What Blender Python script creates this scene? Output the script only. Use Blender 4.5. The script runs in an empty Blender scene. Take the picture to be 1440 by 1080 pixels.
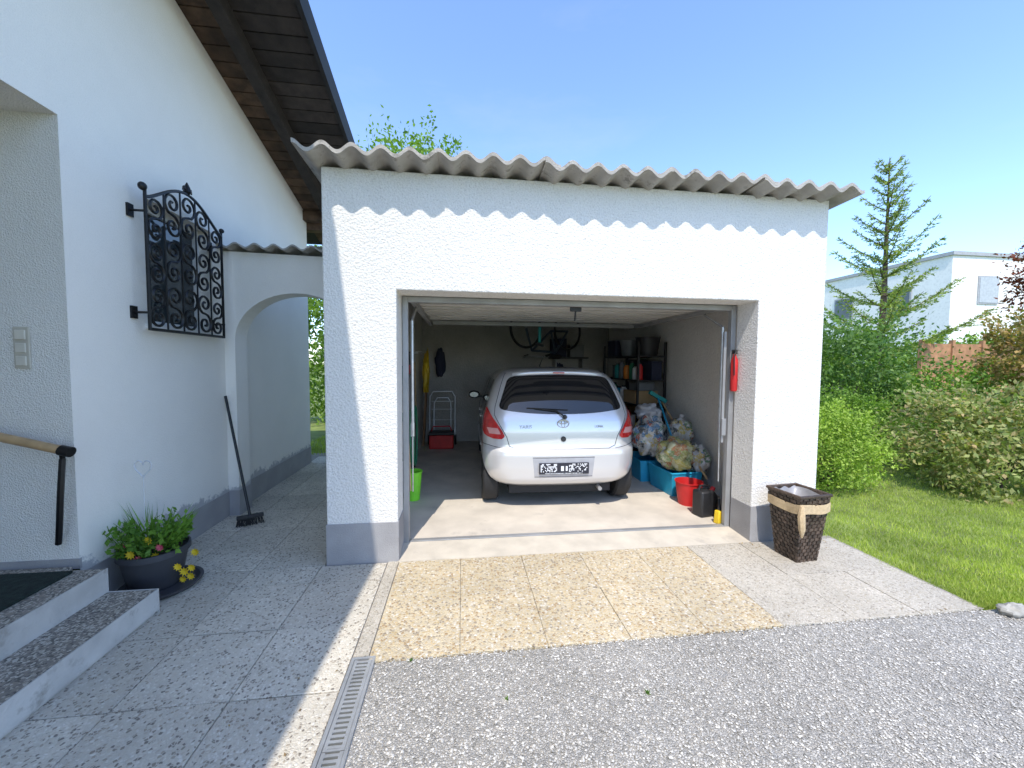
import bpy, bmesh, math, random
from mathutils import Vector, Matrix, noise
R=math.radians; PI=math.pi
scene=bpy.context.scene; col=scene.collection
rng=random.Random(7)
# ---------------- camera ----------------
F=550.0; CAMZ=1.58
th,ph,ro=R(7.3),R(2.9),R(0.4)
fw=Vector((math.sin(th)*math.cos(ph),math.cos(th)*math.cos(ph),-math.sin(ph)))
rt0=Vector((math.cos(th),-math.sin(th),0)); up0=rt0.cross(fw)
rt=rt0*math.cos(ro)+up0*math.sin(ro); up=up0*math.cos(ro)-rt0*math.sin(ro)
CP=Vector((0,0,CAMZ))
cd=bpy.data.cameras.new('camera'); cam=bpy.data.objects.new('camera',cd); col.objects.link(cam)
cam.matrix_world=Matrix(((rt.x,up.x,-fw.x,0),(rt.y,up.y,-fw.y,0),(rt.z,up.z,-fw.z,CAMZ),(0,0,0,1)))
cd.sensor_width=36; cd.lens=F/1440*36; cd.clip_start=.05; cd.clip_end=3000
scene.camera=cam
def at(x,y,X=None,Y=None,Z=None):
    d=fw+rt*((x-720)/F)+up*((540-y)/F)
    if X is not None: s=(X-CP.x)/d.x
    elif Y is not None: s=(Y-CP.y)/d.y
    else: s=(Z-CP.z)/d.z
    return CP+d*s
# ---------------- materials ----------------
def newmat(name):
    m=bpy.data.materials.new(name); m.use_nodes=True
    nt=m.node_tree; nt.nodes.clear()
    out=nt.nodes.new('ShaderNodeOutputMaterial'); p=nt.nodes.new('ShaderNodeBsdfPrincipled')
    nt.links.new(p.outputs[0],out.inputs[0]); return m,nt,p,out
def N(nt,t,**k):
    n=nt.nodes.new(t)
    for a,b in k.items():
        if a in n.inputs: n.inputs[a].default_value=b
        else: setattr(n,a,b)
    return n
def c4(c): return (c[0],c[1],c[2],1)
def ramp(nt,stops,interp='LINEAR'):
    r=nt.nodes.new('ShaderNodeValToRGB'); r.color_ramp.interpolation=interp
    e=r.color_ramp.elements
    while len(e)<len(stops): e.new(.5)
    for i,(p,c) in enumerate(stops): e[i].position=p; e[i].color=c4(c)
    return r
def mixc(nt,a,b,fac,mode='MIX'):
    m=nt.nodes.new('ShaderNodeMix'); m.data_type='RGBA'; m.blend_type=mode
    for s,v in ((0,fac),(6,a),(7,b)):
        if hasattr(v,'links'): nt.links.new(v,m.inputs[s])
        elif s==0: m.inputs[0].default_value=v
        else: m.inputs[s].default_value=c4(v)
    return m.outputs[2]
def plain(name,c,rough=.6,metal=0,var=.12,scale=9,bump=0,bscale=80,dirt=None,coat=0,spec=.5,island=0):
    m,nt,p,out=newmat(name)
    tc=N(nt,'ShaderNodeTexCoord'); n=N(nt,'ShaderNodeTexNoise',Scale=scale,Detail=5.0)
    nt.links.new(tc.outputs['Object'],n.inputs['Vector'])
    r=ramp(nt,[(.3,[x*(1-var) for x in c]),(.7,[min(1,x*(1+var)) for x in c])])
    nt.links.new(n.outputs[0],r.inputs[0]); o=r.outputs[0]
    if dirt:
        n2=N(nt,'ShaderNodeTexNoise',Scale=dirt[1],Detail=8.0,Roughness=.7); nt.links.new(tc.outputs['Object'],n2.inputs['Vector'])
        r2=ramp(nt,[(dirt[2],(0,0,0)),(min(1,dirt[2]+.15),(1,1,1))]); nt.links.new(n2.outputs[0],r2.inputs[0])
        o=mixc(nt,o,dirt[0],r2.outputs[0])
    if island:
        g=N(nt,'ShaderNodeNewGeometry'); r3=ramp(nt,[(0,(1-island,)*3),(1,(1+island*.5,)*3)]); nt.links.new(g.outputs['Random Per Island'],r3.inputs[0])
        o=mixc(nt,o,r3.outputs[0],1.0,'MULTIPLY')
    nt.links.new(o,p.inputs['Base Color'])
    p.inputs['Roughness'].default_value=rough; p.inputs['Metallic'].default_value=metal
    p.inputs['Coat Weight'].default_value=coat; p.inputs['Specular IOR Level'].default_value=spec
    if bump:
        b=N(nt,'ShaderNodeTexNoise',Scale=bscale,Detail=4.0); nt.links.new(tc.outputs['Object'],b.inputs['Vector'])
        bn=N(nt,'ShaderNodeBump',Strength=min(1,bump),Distance=.01*max(1,bump)); nt.links.new(b.outputs[0],bn.inputs['Height']); nt.links.new(bn.outputs[0],p.inputs['Normal'])
    return m
def stucco(name,c,scale,strength,dist,stain=.06,low=None,pit_shade=.12):
    m,nt,p,out=newmat(name)
    tc=N(nt,'ShaderNodeTexCoord')
    v=N(nt,'ShaderNodeTexVoronoi',Scale=scale); n=N(nt,'ShaderNodeTexNoise',Scale=scale*1.3,Detail=4.0,Roughness=.65)
    big=N(nt,'ShaderNodeTexNoise',Scale=1.3,Detail=6.0,Roughness=.65)
    for q in (v,n,big): nt.links.new(tc.outputs['Object'],q.inputs['Vector'])
    add=N(nt,'ShaderNodeMath',operation='ADD'); nt.links.new(v.outputs['Distance'],add.inputs[0]); nt.links.new(n.outputs[0],add.inputs[1])
    b=N(nt,'ShaderNodeBump',Strength=strength,Distance=dist); nt.links.new(add.outputs[0],b.inputs['Height']); nt.links.new(b.outputs[0],p.inputs['Normal'])
    r=ramp(nt,[(.35,[x*(1-stain) for x in c]),(.65,c)]); nt.links.new(big.outputs[0],r.inputs[0])
    r2=ramp(nt,[(.30,(1-pit_shade*1.6,)*3),(.42,(1-pit_shade*.4,)*3),(.55,(1,1,1))]); nt.links.new(n.outputs[0],r2.inputs[0])  # shade in the plaster pits, painted into the colour along the bump noise
    o=mixc(nt,r.outputs[0],r2.outputs[0],1.0,'MULTIPLY')
    if low is not None:  # weathering just above the plinth
        g=N(nt,'ShaderNodeNewGeometry'); sp=N(nt,'ShaderNodeSeparateXYZ'); nt.links.new(g.outputs['Position'],sp.inputs[0])
        pn=N(nt,'ShaderNodeTexNoise',Scale=5.0,Detail=8.0,Roughness=.75); nt.links.new(tc.outputs['Object'],pn.inputs['Vector'])
        ma=N(nt,'ShaderNodeMath',operation='MULTIPLY_ADD'); ma.inputs[1].default_value=-.5; nt.links.new(pn.outputs[0],ma.inputs[0]); nt.links.new(sp.outputs['Z'],ma.inputs[2])
        rr=ramp(nt,[(.0,(1,1,1)),(.04,(0,0,0))]); 
        sb=N(nt,'ShaderNodeMath',operation='SUBTRACT'); nt.links.new(ma.outputs[0],sb.inputs[0]); sb.inputs[1].default_value=low
        nt.links.new(sb.outputs[0],rr.inputs[0]); o=mixc(nt,o,(.46,.45,.45),rr.outputs[0])
    nt.links.new(o,p.inputs['Base Color'])
    p.inputs['Roughness'].default_value=.9; p.inputs['Specular IOR Level'].default_value=.2
    return m
def pebble(name,cols,cement,scale,edge=.06,dist=.004,isl=.1,strength=.7,buried=.16):
    m,nt,p,out=newmat(name)
    tc=N(nt,'ShaderNodeTexCoord')
    nz=N(nt,'ShaderNodeTexNoise',Scale=scale*.8,Detail=2.0); nt.links.new(tc.outputs['Object'],nz.inputs['Vector'])
    mp=N(nt,'ShaderNodeVectorMath',operation='MULTIPLY_ADD'); mp.inputs[1].default_value=(.6/scale,)*3
    nt.links.new(nz.outputs['Color'],mp.inputs[0]); nt.links.new(tc.outputs['Object'],mp.inputs[2])
    v=N(nt,'ShaderNodeTexVoronoi',Scale=scale); e=N(nt,'ShaderNodeTexVoronoi',Scale=scale,feature='DISTANCE_TO_EDGE')
    for q in (v,e): nt.links.new(mp.outputs[0],q.inputs['Vector'])
    sp=N(nt,'ShaderNodeSeparateColor'); nt.links.new(v.outputs['Color'],sp.inputs[0])
    k=len(cols); r=ramp(nt,[(i/k,c) for i,c in enumerate(cols)],'CONSTANT'); nt.links.new(sp.outputs[0],r.inputs[0])
    me=ramp(nt,[(edge*.5,(0,0,0)),(edge*1.6,(1,1,1))]); nt.links.new(e.outputs['Distance'],me.inputs[0])
    bur=ramp(nt,[(0,(0,0,0)),(buried,(1,1,1))],'CONSTANT'); nt.links.new(sp.outputs[1],bur.inputs[0])
    mul=N(nt,'ShaderNodeMath',operation='MULTIPLY'); nt.links.new(me.outputs[0],mul.inputs[0]); nt.links.new(bur.outputs[0],mul.inputs[1])
    o=mixc(nt,cement,r.outputs[0],mul.outputs[0])
    big=N(nt,'ShaderNodeTexNoise',Scale=1.6,Detail=7.0,Roughness=.7); nt.links.new(tc.outputs['Object'],big.inputs['Vector'])
    rb=ramp(nt,[(.3,(.80,.79,.77)),(.7,(1.08,1.07,1.05))]); nt.links.new(big.outputs[0],rb.inputs[0])
    o=mixc(nt,o,rb.outputs[0],1.0,'MULTIPLY')
    g=N(nt,'ShaderNodeNewGeometry'); r3=ramp(nt,[(0,(1-isl,)*3),(1,(1+isl*.5,)*3)]); nt.links.new(g.outputs['Random Per Island'],r3.inputs[0])
    o=mixc(nt,o,r3.outputs[0],1.0,'MULTIPLY')
    nt.links.new(o,p.inputs['Base Color']); p.inputs['Roughness'].default_value=.85
    h=ramp(nt,[(0,(0,0,0)),(.35,(1,1,1))]); nt.links.new(e.outputs['Distance'],h.inputs[0])
    b=N(nt,'ShaderNodeBump',Strength=strength,Distance=dist); nt.links.new(h.outputs[0],b.inputs['Height']); nt.links.new(b.outputs[0],p.inputs['Normal'])
    return m
def leafm(name,cols,trans=.35,rough=.55):
    m,nt,p,out=newmat(name)
    g=N(nt,'ShaderNodeNewGeometry'); k=len(cols)
    r=ramp(nt,[(i/(k-1),c) for i,c in enumerate(cols)]); nt.links.new(g.outputs['Random Per Island'],r.inputs[0])
    tc=N(nt,'ShaderNodeTexCoord'); n=N(nt,'ShaderNodeTexNoise',Scale=2.2,Detail=3.0); nt.links.new(tc.outputs['Object'],n.inputs['Vector'])
    rb=ramp(nt,[(.35,(.7,.72,.7)),(.65,(1.2,1.15,1.0))]); nt.links.new(n.outputs[0],rb.inputs[0])
    o=mixc(nt,r.outputs[0],rb.outputs[0],1.0,'MULTIPLY')
    nt.links.new(o,p.inputs['Base Color']); p.inputs['Roughness'].default_value=rough; p.inputs['Specular IOR Level'].default_value=.3
    t=N(nt,'ShaderNodeBsdfTranslucent'); o2=mixc(nt,o,(1.3,1.5,.5),1.0,'MULTIPLY'); nt.links.new(o2,t.inputs[0])
    ms=nt.nodes.new('ShaderNodeMixShader'); ms.inputs[0].default_value=trans
    nt.links.new(p.outputs[0],ms.inputs[1]); nt.links.new(t.outputs[0],ms.inputs[2]); nt.links.new(ms.outputs[0],out.inputs[0])
    return m
MT={}
MT['facade']=stucco('rough_white_stucco',(.78,.755,.71),62,.75,.006,.02,pit_shade=.22)
MT['house']=stucco('smooth_white_stucco',(.88,.84,.77),110,.35,.004,.05,low=.03,pit_shade=.06)
MT['niche']=stucco('niche_stucco',(.80,.77,.71),110,.8,.006,.04)
MT['inner']=stucco('garage_side_wall_render',(.86,.83,.77),40,.4,.006,.10)
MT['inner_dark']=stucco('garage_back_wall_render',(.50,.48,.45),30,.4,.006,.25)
MT['plinth']=plain('grey_plinth_paint',(.33,.32,.32),.85,var=.12,scale=4,bump=.4,bscale=120,dirt=((.48,.47,.45),5,.70))
MT['tile_grey']=pebble('grey_washed_aggregate',[(.68,.63,.54),(.24,.21,.175),(.62,.55,.45),(.74,.70,.62),(.44,.38,.30),(.70,.65,.57),(.32,.275,.22),(.56,.50,.41),(.66,.61,.52)],(.62,.57,.48),74,.10,isl=.14,buried=.30)
MT['tile_yellow']=pebble('yellow_washed_aggregate',[(.58,.44,.25),(.64,.54,.37),(.40,.27,.14),(.64,.52,.33),(.70,.64,.54),(.50,.38,.21),(.32,.26,.19),(.62,.51,.33)],(.55,.47,.34),66,.08,isl=.06)
MT['tile_pale']=pebble('pale_washed_aggregate',[(.53,.48,.40),(.32,.28,.23),(.58,.52,.44),(.45,.39,.30),(.61,.56,.48)],(.50,.455,.38),85,.10,isl=.08)
MT['gravel']=pebble('grey_gravel',[(.45,.42,.38),(.54,.51,.46),(.35,.335,.31),(.58,.55,.50),(.49,.45,.39),(.39,.375,.35)],(.27,.255,.225),95,.05,.005,.0,.9,buried=.06)
MT['stone']=plain('gravel_stone',(.54,.51,.46),.85,var=.2,scale=30,island=.45)
MT['concrete']=plain('pale_concrete',(.54,.48,.39),.9,var=.12,scale=5,bump=.3,bscale=60,dirt=((.38,.34,.29),3,.6))
MT['floor']=plain('garage_floor_concrete',(.56,.50,.42),.75,var=.14,scale=3,bump=.15,bscale=40,dirt=((.40,.36,.31),2.2,.58))
MT['joint']=plain('dark_joint',(.28,.25,.21),.95)
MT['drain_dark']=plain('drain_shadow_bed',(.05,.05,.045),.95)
MT['soil']=plain('garden_soil_and_moss',(.16,.20,.05),.95,var=.4,scale=3,bump=.6,bscale=30,dirt=((.18,.15,.07),1.5,.64))
MT['blade']=leafm('grass_blade',[(.27,.37,.06),(.38,.47,.09),(.48,.52,.16),(.30,.40,.065)],.35)
MT['eternit']=plain('weathered_fibre_cement',(.40,.37,.33),.95,var=.22,scale=7,bump=.5,bscale=90,dirt=((.16,.145,.125),7,.55))
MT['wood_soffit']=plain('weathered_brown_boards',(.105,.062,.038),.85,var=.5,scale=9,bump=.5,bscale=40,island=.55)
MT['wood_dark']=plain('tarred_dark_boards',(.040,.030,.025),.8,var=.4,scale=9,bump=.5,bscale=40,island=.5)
MT['wood_black']=plain('black_barge_board',(.014,.013,.013),.7,var=.3)
MT['iron']=plain('black_wrought_iron',(.008,.008,.009),.42,metal=.2,var=.3,scale=30)
MT['white_paint']=plain('white_window_paint',(.75,.75,.74),.4,var=.04)
MT['winglass']=plain('window_glass',(.035,.045,.05),.04,var=.3,scale=2,spec=.8)
MT['steel']=plain('galvanised_steel',(.52,.52,.52),.42,metal=.7,var=.15,scale=15)
MT['steel_dark']=plain('dull_door_steel',(.34,.34,.34),.5,metal=.4,var=.12,scale=6)
MT['door_under']=plain('painted_door_underside',(.60,.58,.54),.6,var=.1,scale=4)
MT['door_back']=plain('shade_dark_door_skin',(.13,.125,.115),.6,var=.1,scale=4)  # skin coloured dark so the gaps between the ribs look shaded
MT['terrazzo']=pebble('terrazzo_step',[(.12,.11,.095),(.46,.42,.35),(.22,.20,.17),(.56,.52,.44),(.30,.26,.21)],(.27,.24,.205),95,.05,.001,.05,.3)
MT['step_paint']=plain('worn_white_step_paint',(.50,.485,.455),.85,var=.16,scale=5,bump=.4,bscale=60,dirt=((.28,.26,.23),6,.55))
MT['mat']=plain('dark_green_doormat',(.012,.026,.020),.95,var=.5,scale=40,bump=1,bscale=300)
MT['rail_wood']=plain('varnished_rail_wood',(.46,.30,.15),.35,var=.2,scale=12)
MT['pot']=plain('anthracite_pot_plastic',(.045,.047,.055),.5,var=.1)
MT['pot_soil']=plain('potting_soil',(.035,.024,.017),.95,var=.5,scale=60,bump=1,bscale=80)
MT['leaf_pot']=leafm('pot_plant_leaf',[(.08,.19,.025),(.20,.36,.06),(.12,.25,.04)])
MT['petal']=leafm('yellow_petal',[(.75,.5,.02),(.85,.62,.05)],.2)
MT['petal_pink']=leafm('pink_petal',[(.6,.06,.15),(.75,.15,.22)],.2)
MT['rattan']=plain('dark_woven_rattan',(.085,.058,.042),.45,var=.4,scale=60,island=.7)
MT['linen']=plain('beige_linen_cloth',(.55,.41,.24),.9,var=.12,scale=40,bump=.4,bscale=200)
MT['bagwhite']=plain('pale_bin_bag',(.60,.60,.62),.3,var=.12)
MT['liner']=plain('grey_bin_liner',(.30,.29,.29),.35,var=.2,scale=14)
MT['paint']=plain('silver_car_paint',(.70,.69,.69),.30,metal=.45,var=.02,scale=3,coat=1.0)
MT['carglass']=plain('dark_car_glass',(.010,.011,.013),.03,var=.1,spec=.7)
MT['rubber']=plain('black_rubber',(.018,.018,.019),.75,var=.2,scale=30)
MT['plastic_black']=plain('black_plastic',(.02,.02,.022),.5,var=.15)
MT['lamp_red']=plain('red_lamp_plastic',(.50,.015,.015),.12,var=.25,scale=18,coat=1.0)
MT['lamp_clear']=plain('clear_lamp_plastic',(.62,.30,.28),.12,var=.1,coat=1.0)
MT['chrome']=plain('chrome',(.7,.7,.72),.12,metal=1,var=.03)
MT['platewhite']=plain('plate_white',(.75,.76,.78),.5,var=.03)
MT['platedark']=plain('plate_dark',(.02,.02,.03),.5,var=.1)
MT['rim']=plain('silver_wheel_trim',(.48,.49,.51),.35,metal=.6,var=.06)
MT['bldg']=stucco('neighbour_white_render',(.84,.82,.78),8,.1,.01,.05)
MT['bldg_grey']=plain('neighbour_grey_trim',(.36,.36,.37),.6)
MT['fence']=plain('brown_fence_boards',(.38,.19,.095),.8,var=.3,scale=6,island=.4)
MT['bark']=plain('bark',(.09,.065,.045),.95,var=.4,scale=20,bump=1,bscale=40)
MT['fir']=leafm('fir_needles',[(.10,.19,.045),(.24,.33,.07),(.38,.43,.11),(.13,.23,.06)],.28)
MT['leaf_dark']=leafm('dark_shrub_leaf',[(.06,.14,.035),(.15,.25,.06),(.09,.18,.04)])
MT['leaf_light']=leafm('light_shrub_leaf',[(.21,.33,.045),(.36,.48,.09),(.27,.40,.065)])
MT['leaf_pale']=leafm('variegated_leaf',[(.16,.23,.055),(.42,.42,.19),(.21,.29,.08),(.46,.35,.19),(.12,.20,.045)])
MT['leaf_mid']=leafm('mid_green_leaf',[(.10,.21,.03),(.22,.35,.06),(.15,.27,.04)])
MT['leaf_red']=leafm('red_leaf',[(.15,.035,.03),(.26,.07,.05),(.12,.06,.035)])
MT['leaf_rust']=leafm('rusty_leaf',[(.24,.20,.06),(.40,.25,.11),(.17,.23,.05)])
MT['litter']=leafm('dry_leaf_litter',[(.22,.13,.06),(.35,.25,.12),(.12,.08,.05)],.1)
def pc(name,c,rough=.45,**k):
    if name not in MT: MT[name]=plain(name,c,rough,**k)
    return MT[name]
pc('neon_green',(.22,.70,.04)); pc('hose_green',(.02,.16,.08)); pc('red_plastic',(.55,.02,.02)); pc('blue_plastic',(.02,.33,.55)); pc('yellow_plastic',(.75,.50,.02))
pc('cardboard',(.42,.28,.14),.9); pc('pale_wood',(.50,.34,.17),.7); pc('grey_plastic',(.18,.19,.2)); pc('white_plastic',(.7,.7,.7)); pc('navy',(.025,.03,.06),.8); pc('teal',(.02,.3,.3)); pc('orange_plastic',(.7,.22,.03))
def toymat(name,cs,film_highlight,amount,scale):
    m,nt,p,out=newmat(name)
    tc=N(nt,'ShaderNodeTexCoord'); v=N(nt,'ShaderNodeTexVoronoi',Scale=scale)
    nz=N(nt,'ShaderNodeTexNoise',Scale=11.0,Detail=4.0); nt.links.new(tc.outputs['Object'],nz.inputs['Vector'])
    mp=N(nt,'ShaderNodeVectorMath',operation='MULTIPLY_ADD'); mp.inputs[1].default_value=(.22,)*3
    nt.links.new(nz.outputs['Color'],mp.inputs[0]); nt.links.new(tc.outputs['Object'],mp.inputs[2]); nt.links.new(mp.outputs[0],v.inputs['Vector'])
    sp=N(nt,'ShaderNodeSeparateColor'); nt.links.new(v.outputs['Color'],sp.inputs[0])
    r=ramp(nt,[(i/len(cs),c) for i,c in enumerate(cs)],'CONSTANT'); nt.links.new(sp.outputs[0],r.inputs[0])
    w=N(nt,'ShaderNodeTexNoise',Scale=14.0,Detail=7.0,Roughness=.7,Distortion=2.5); nt.links.new(tc.outputs['Object'],w.inputs['Vector'])
    rw=ramp(nt,[(.50,(.04,)*3),(.58,(amount,)*3),(.66,(.1,)*3)]); nt.links.new(w.outputs[0],rw.inputs[0])  # narrow pale bands paint highlights of the plastic film into the colour
    nt.links.new(mixc(nt,r.outputs[0],film_highlight,rw.outputs[0]),p.inputs['Base Color'])
    p.inputs['Roughness'].default_value=.12; p.inputs['Specular IOR Level'].default_value=.9; p.inputs['Coat Weight'].default_value=1.0
    b=N(nt,'ShaderNodeBump',Strength=.8,Distance=.03); nt.links.new(w.outputs[0],b.inputs['Height']); nt.links.new(b.outputs[0],p.inputs['Normal'])
    return m
MT['toys']=toymat('clear_sack_with_contents',[(.62,.62,.58),(.14,.30,.14),(.72,.72,.70),(.55,.14,.08),(.66,.52,.14),(.10,.26,.46),(.20,.17,.13),(.74,.70,.62),(.10,.10,.09)],(.80,.80,.78),.8,13)
MT['toys2']=toymat('yellow_sack_with_contents',[(.62,.56,.12),(.50,.50,.14),(.74,.70,.40),(.60,.24,.08),(.70,.60,.12),(.26,.36,.12),(.75,.74,.66)],(.82,.80,.50),.8,11)
# ---------------- mesh builder ----------------
class MB:
    def __init__(s): s.v=[]; s.f=[]
    def add(s,vs,fs,M=None):
        o=len(s.v)
        s.v+= [tuple(M@Vector(p)) for p in vs] if M is not None else [tuple(p) for p in vs]
        s.f+=[tuple(i+o for i in f) for f in fs]; return s
    def b2(s,x0,x1,y0,y1,z0,z1,M=None):
        return s.add([(x0,y0,z0),(x1,y0,z0),(x1,y1,z0),(x0,y1,z0),(x0,y0,z1),(x1,y0,z1),(x1,y1,z1),(x0,y1,z1)],
          [(0,3,2,1),(4,5,6,7),(0,1,5,4),(1,2,6,5),(2,3,7,6),(3,0,4,7)],M)
    def box(s,c,size,rz=0,rx=0,ry=0):
        M=Matrix.Translation(c)@Matrix.Rotation(rz,4,'Z')@Matrix.Rotation(rx,4,'X')@Matrix.Rotation(ry,4,'Y')
        a,b,d=size[0]/2,size[1]/2,size[2]/2
        return s.b2(-a,a,-b,b,-d,d,M)
    def quad(s,*p): return s.add(p,[tuple(range(len(p)))])
    def tube(s,pts,r,n=8,closed=False):
        pts=[Vector(p) for p in pts]; k=len(pts); rr=r if isinstance(r,(list,tuple)) else [r]*k
        vs=[];ref=None
        for i,p in enumerate(pts):
            if closed: t=pts[(i+1)%k]-pts[i-1]
            else: t=pts[min(i+1,k-1)]-pts[max(i-1,0)]
            if t.length<1e-9: t=Vector((0,0,1))
            t.normalize()
            if ref is None: ref=Vector((0,0,1)) if abs(t.z)<.9 else Vector((1,0,0))
            a=ref-t*ref.dot(t)
            if a.length<1e-6: a=t.orthogonal()
            a.normalize(); ref=a; b=t.cross(a)
            for j in range(n):
                q=2*PI*j/n; vs.append(p+a*math.cos(q)*rr[i]+b*math.sin(q)*rr[i])
        fs=[]
        for i in range(k if closed else k-1):
            i2=(i+1)%k
            for j in range(n):
                j2=(j+1)%n; fs.append((i*n+j,i*n+j2,i2*n+j2,i2*n+j))
        if not closed: fs.append(tuple(range(n-1,-1,-1))); fs.append(tuple((k-1)*n+j for j in range(n)))
        return s.add(vs,fs)
    def lathe(s,prof,c=(0,0,0),n=24,M=None,sx=1,sy=1):
        vs=[];fs=[]
        for r,z in prof:
            for j in range(n):
                q=2*PI*j/n; vs.append((c[0]+r*math.cos(q)*sx,c[1]+r*math.sin(q)*sy,c[2]+z))
        k=len(prof)
        for i in range(k-1):
            for j in range(n): j2=(j+1)%n; fs.append((i*n+j,i*n+j2,(i+1)*n+j2,(i+1)*n+j))
        fs.append(tuple(range(n-1,-1,-1))); fs.append(tuple((k-1)*n+j for j in range(n)))
        return s.add(vs,fs,M)
    def prism(s,poly,axis,a,b):
        def P(u,w,t): return (u,t,w) if axis=='Y' else ((t,u,w) if axis=='X' else (u,w,t))
        n=len(poly); vs=[P(u,w,a) for u,w in poly]+[P(u,w,b) for u,w in poly]
        fs=[tuple(range(n)),tuple(range(2*n-1,n-1,-1))]+[(i,n+i,n+(i+1)%n,(i+1)%n) for i in range(n)]
        return s.add(vs,fs)
    def grid(s,fn,nu,nv):
        vs=[fn(i/nu,j/nv) for j in range(nv+1) for i in range(nu+1)]
        fs=[(j*(nu+1)+i,j*(nu+1)+i+1,(j+1)*(nu+1)+i+1,(j+1)*(nu+1)+i) for j in range(nv) for i in range(nu)]
        return s.add(vs,fs)
    def blob(s,c,r,seed=0,amp=.15,fr=2.5,nu=20,nv=12,zmin=-1):
        off=Vector((seed*3.1,seed*1.7,seed))
        vs=[];fs=[]
        for j in range(nv+1):
            a=-PI/2+PI*j/nv
            for i in range(nu):
                b=2*PI*i/nu; d=Vector((math.cos(a)*math.cos(b),math.cos(a)*math.sin(b),math.sin(a)))
                k=1+amp*noise.noise(d*fr+off)*2
                z=max(d.z*k,zmin); vs.append((c[0]+d.x*k*r[0],c[1]+d.y*k*r[1],c[2]+z*r[2]))
        for j in range(nv):
            for i in range(nu): i2=(i+1)%nu; fs.append((j*nu+i,j*nu+i2,(j+1)*nu+i2,(j+1)*nu+i))
        return s.add(vs,fs)
WM={}
def props(o,label,cat,group,kind):
    if label: o['label']=label
    if cat: o['category']=cat
    if group: o['group']=group
    if kind: o['kind']=kind
def thing(name,label,cat,loc=(0,0,0),rz=0,group=None):
    o=bpy.data.objects.new(name,None); col.objects.link(o); o.empty_display_size=.1
    o.location=loc; o.rotation_euler=(0,0,rz); props(o,label,cat,group,None)
    WM[o.name]=Matrix.Translation(loc)@Matrix.Rotation(rz,4,'Z'); return o
def mk(name,mb,mat,parent=None,label=None,cat=None,group=None,kind=None,smooth=True,ang=35,bevel=0,local=False):
    v=mb.v
    if parent is not None:
        if not local:
            Mi=WM[parent.name].inverted(); v=[tuple(Mi@Vector(p)) for p in v]
    else:
        xs=[p[0] for p in v]; ys=[p[1] for p in v]; zs=[p[2] for p in v]
        loc=Vector(((min(xs)+max(xs))/2,(min(ys)+max(ys))/2,min(zs))); 
        if kind: loc=Vector((0,0,0))
        v=[(p[0]-loc.x,p[1]-loc.y,p[2]-loc.z) for p in v]
    me=bpy.data.meshes.new(name); me.from_pydata(v,[],mb.f); me.update()
    if len(v)<60000:
        bm=bmesh.new(); bm.from_mesh(me); bmesh.ops.recalc_face_normals(bm,faces=bm.faces); bm.to_mesh(me); bm.free()
    if isinstance(mat,str): mat=MT[mat]
    me.materials.append(mat)
    if smooth:
        me.shade_smooth()
        if len(v)<60000: me.set_sharp_from_angle(angle=R(ang))
    o=bpy.data.objects.new(name,me); col.objects.link(o)
    if parent is not None: o.parent=parent; WM[o.name]=WM[parent.name]
    else: o.location=loc; WM[o.name]=Matrix.Translation(loc)
    if bevel:
        b=o.modifiers.new('bevel','BEVEL'); b.width=bevel; b.segments=2; b.limit_method='ANGLE'; b.angle_limit=R(40)
    props(o,label,cat,group,kind)
    return o
def struct(name,mb,mat,**k): return mk(name,mb,mat,kind='structure',**k)
def leaf(m,p,d,nrm,L,W):
    d=d.normalized(); s=d.cross(nrm)
    if s.length<1e-4: s=d.orthogonal()
    s.normalize(); o=len(m.v)
    m.v+=[tuple(p),tuple(p+d*L*.45+s*W),tuple(p+d*L),tuple(p+d*L*.45-s*W)]; m.f.append((o,o+1,o+2,o+3))
def rv(r): 
    v=Vector((r.gauss(0,1),r.gauss(0,1),r.gauss(0,1))); return v.normalized()
# ---------------- ground ----------------
g=MB(); g.quad((-400,-400,-.03),(400,-400,-.03),(400,400,-.03),(-400,400,-.03)); struct('ground',g,'soil')
XH=-2.38; GY=3.15; GL,GR=-1.045,3.22; OL,OR,OT=-.505,2.575,2.15
g=MB(); g.quad((-.465,-3,-.012),(9,-3,-.012),(9,2.075,-.012),(-.465,2.075,-.012)); struct('gravel_driveway',g,'gravel')
g=MB(); g.quad((-2.7,-3,-.010),(-.56,-3,-.010),(-.56,7.2,-.010),(-2.7,7.2,-.010)); g.quad((-.56,2.085,-.010),(3.42,2.085,-.010),(3.42,3.2,-.010),(-.56,3.2,-.010)); struct('paving_bed',g,'joint')
def slabs(xs,ys,seed,gap=.003):
    r=random.Random(seed); m=MB()
    for i in range(len(xs)-1):
        for j in range(len(ys)-1):
            dz=r.uniform(-.0015,.0015); m.box(((xs[i]+xs[i+1])/2,(ys[j]+ys[j+1])/2,-.02+dz),(xs[i+1]-xs[i]-gap*2,ys[j+1]-ys[j]-gap*2,.04),rz=r.uniform(-.002,.002))
    return m
struct('paving_path',slabs([-2.58,-2.08,-1.58,-1.08,-.585],[-.6,-.1,.4,.9,1.4,1.9,2.4,2.9,3.13],1,.003),'tile_grey',bevel=.003)
struct('paving_passage',slabs([-2.40,-2.08,-1.58,-1.06],[3.13,3.4,3.9,4.4,4.9,5.4,5.9,6.4,6.9],2),'tile_grey',bevel=.003)
struct('paving_forecourt',slabs([-.495,-.01,.485,.975,1.46,1.95],[2.08,2.6,3.13],3,.0015),'tile_yellow',bevel=.002)
struct('paving_side',slabs([1.95,2.45,2.93,3.38],[2.08,2.6,3.13],4,.002),'tile_pale',bevel=.002)
g=MB(); g.b2(-.580,-.500,2.12,3.145,-.04,-.001); struct('kerb_strip',g,'tile_pale')
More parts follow.
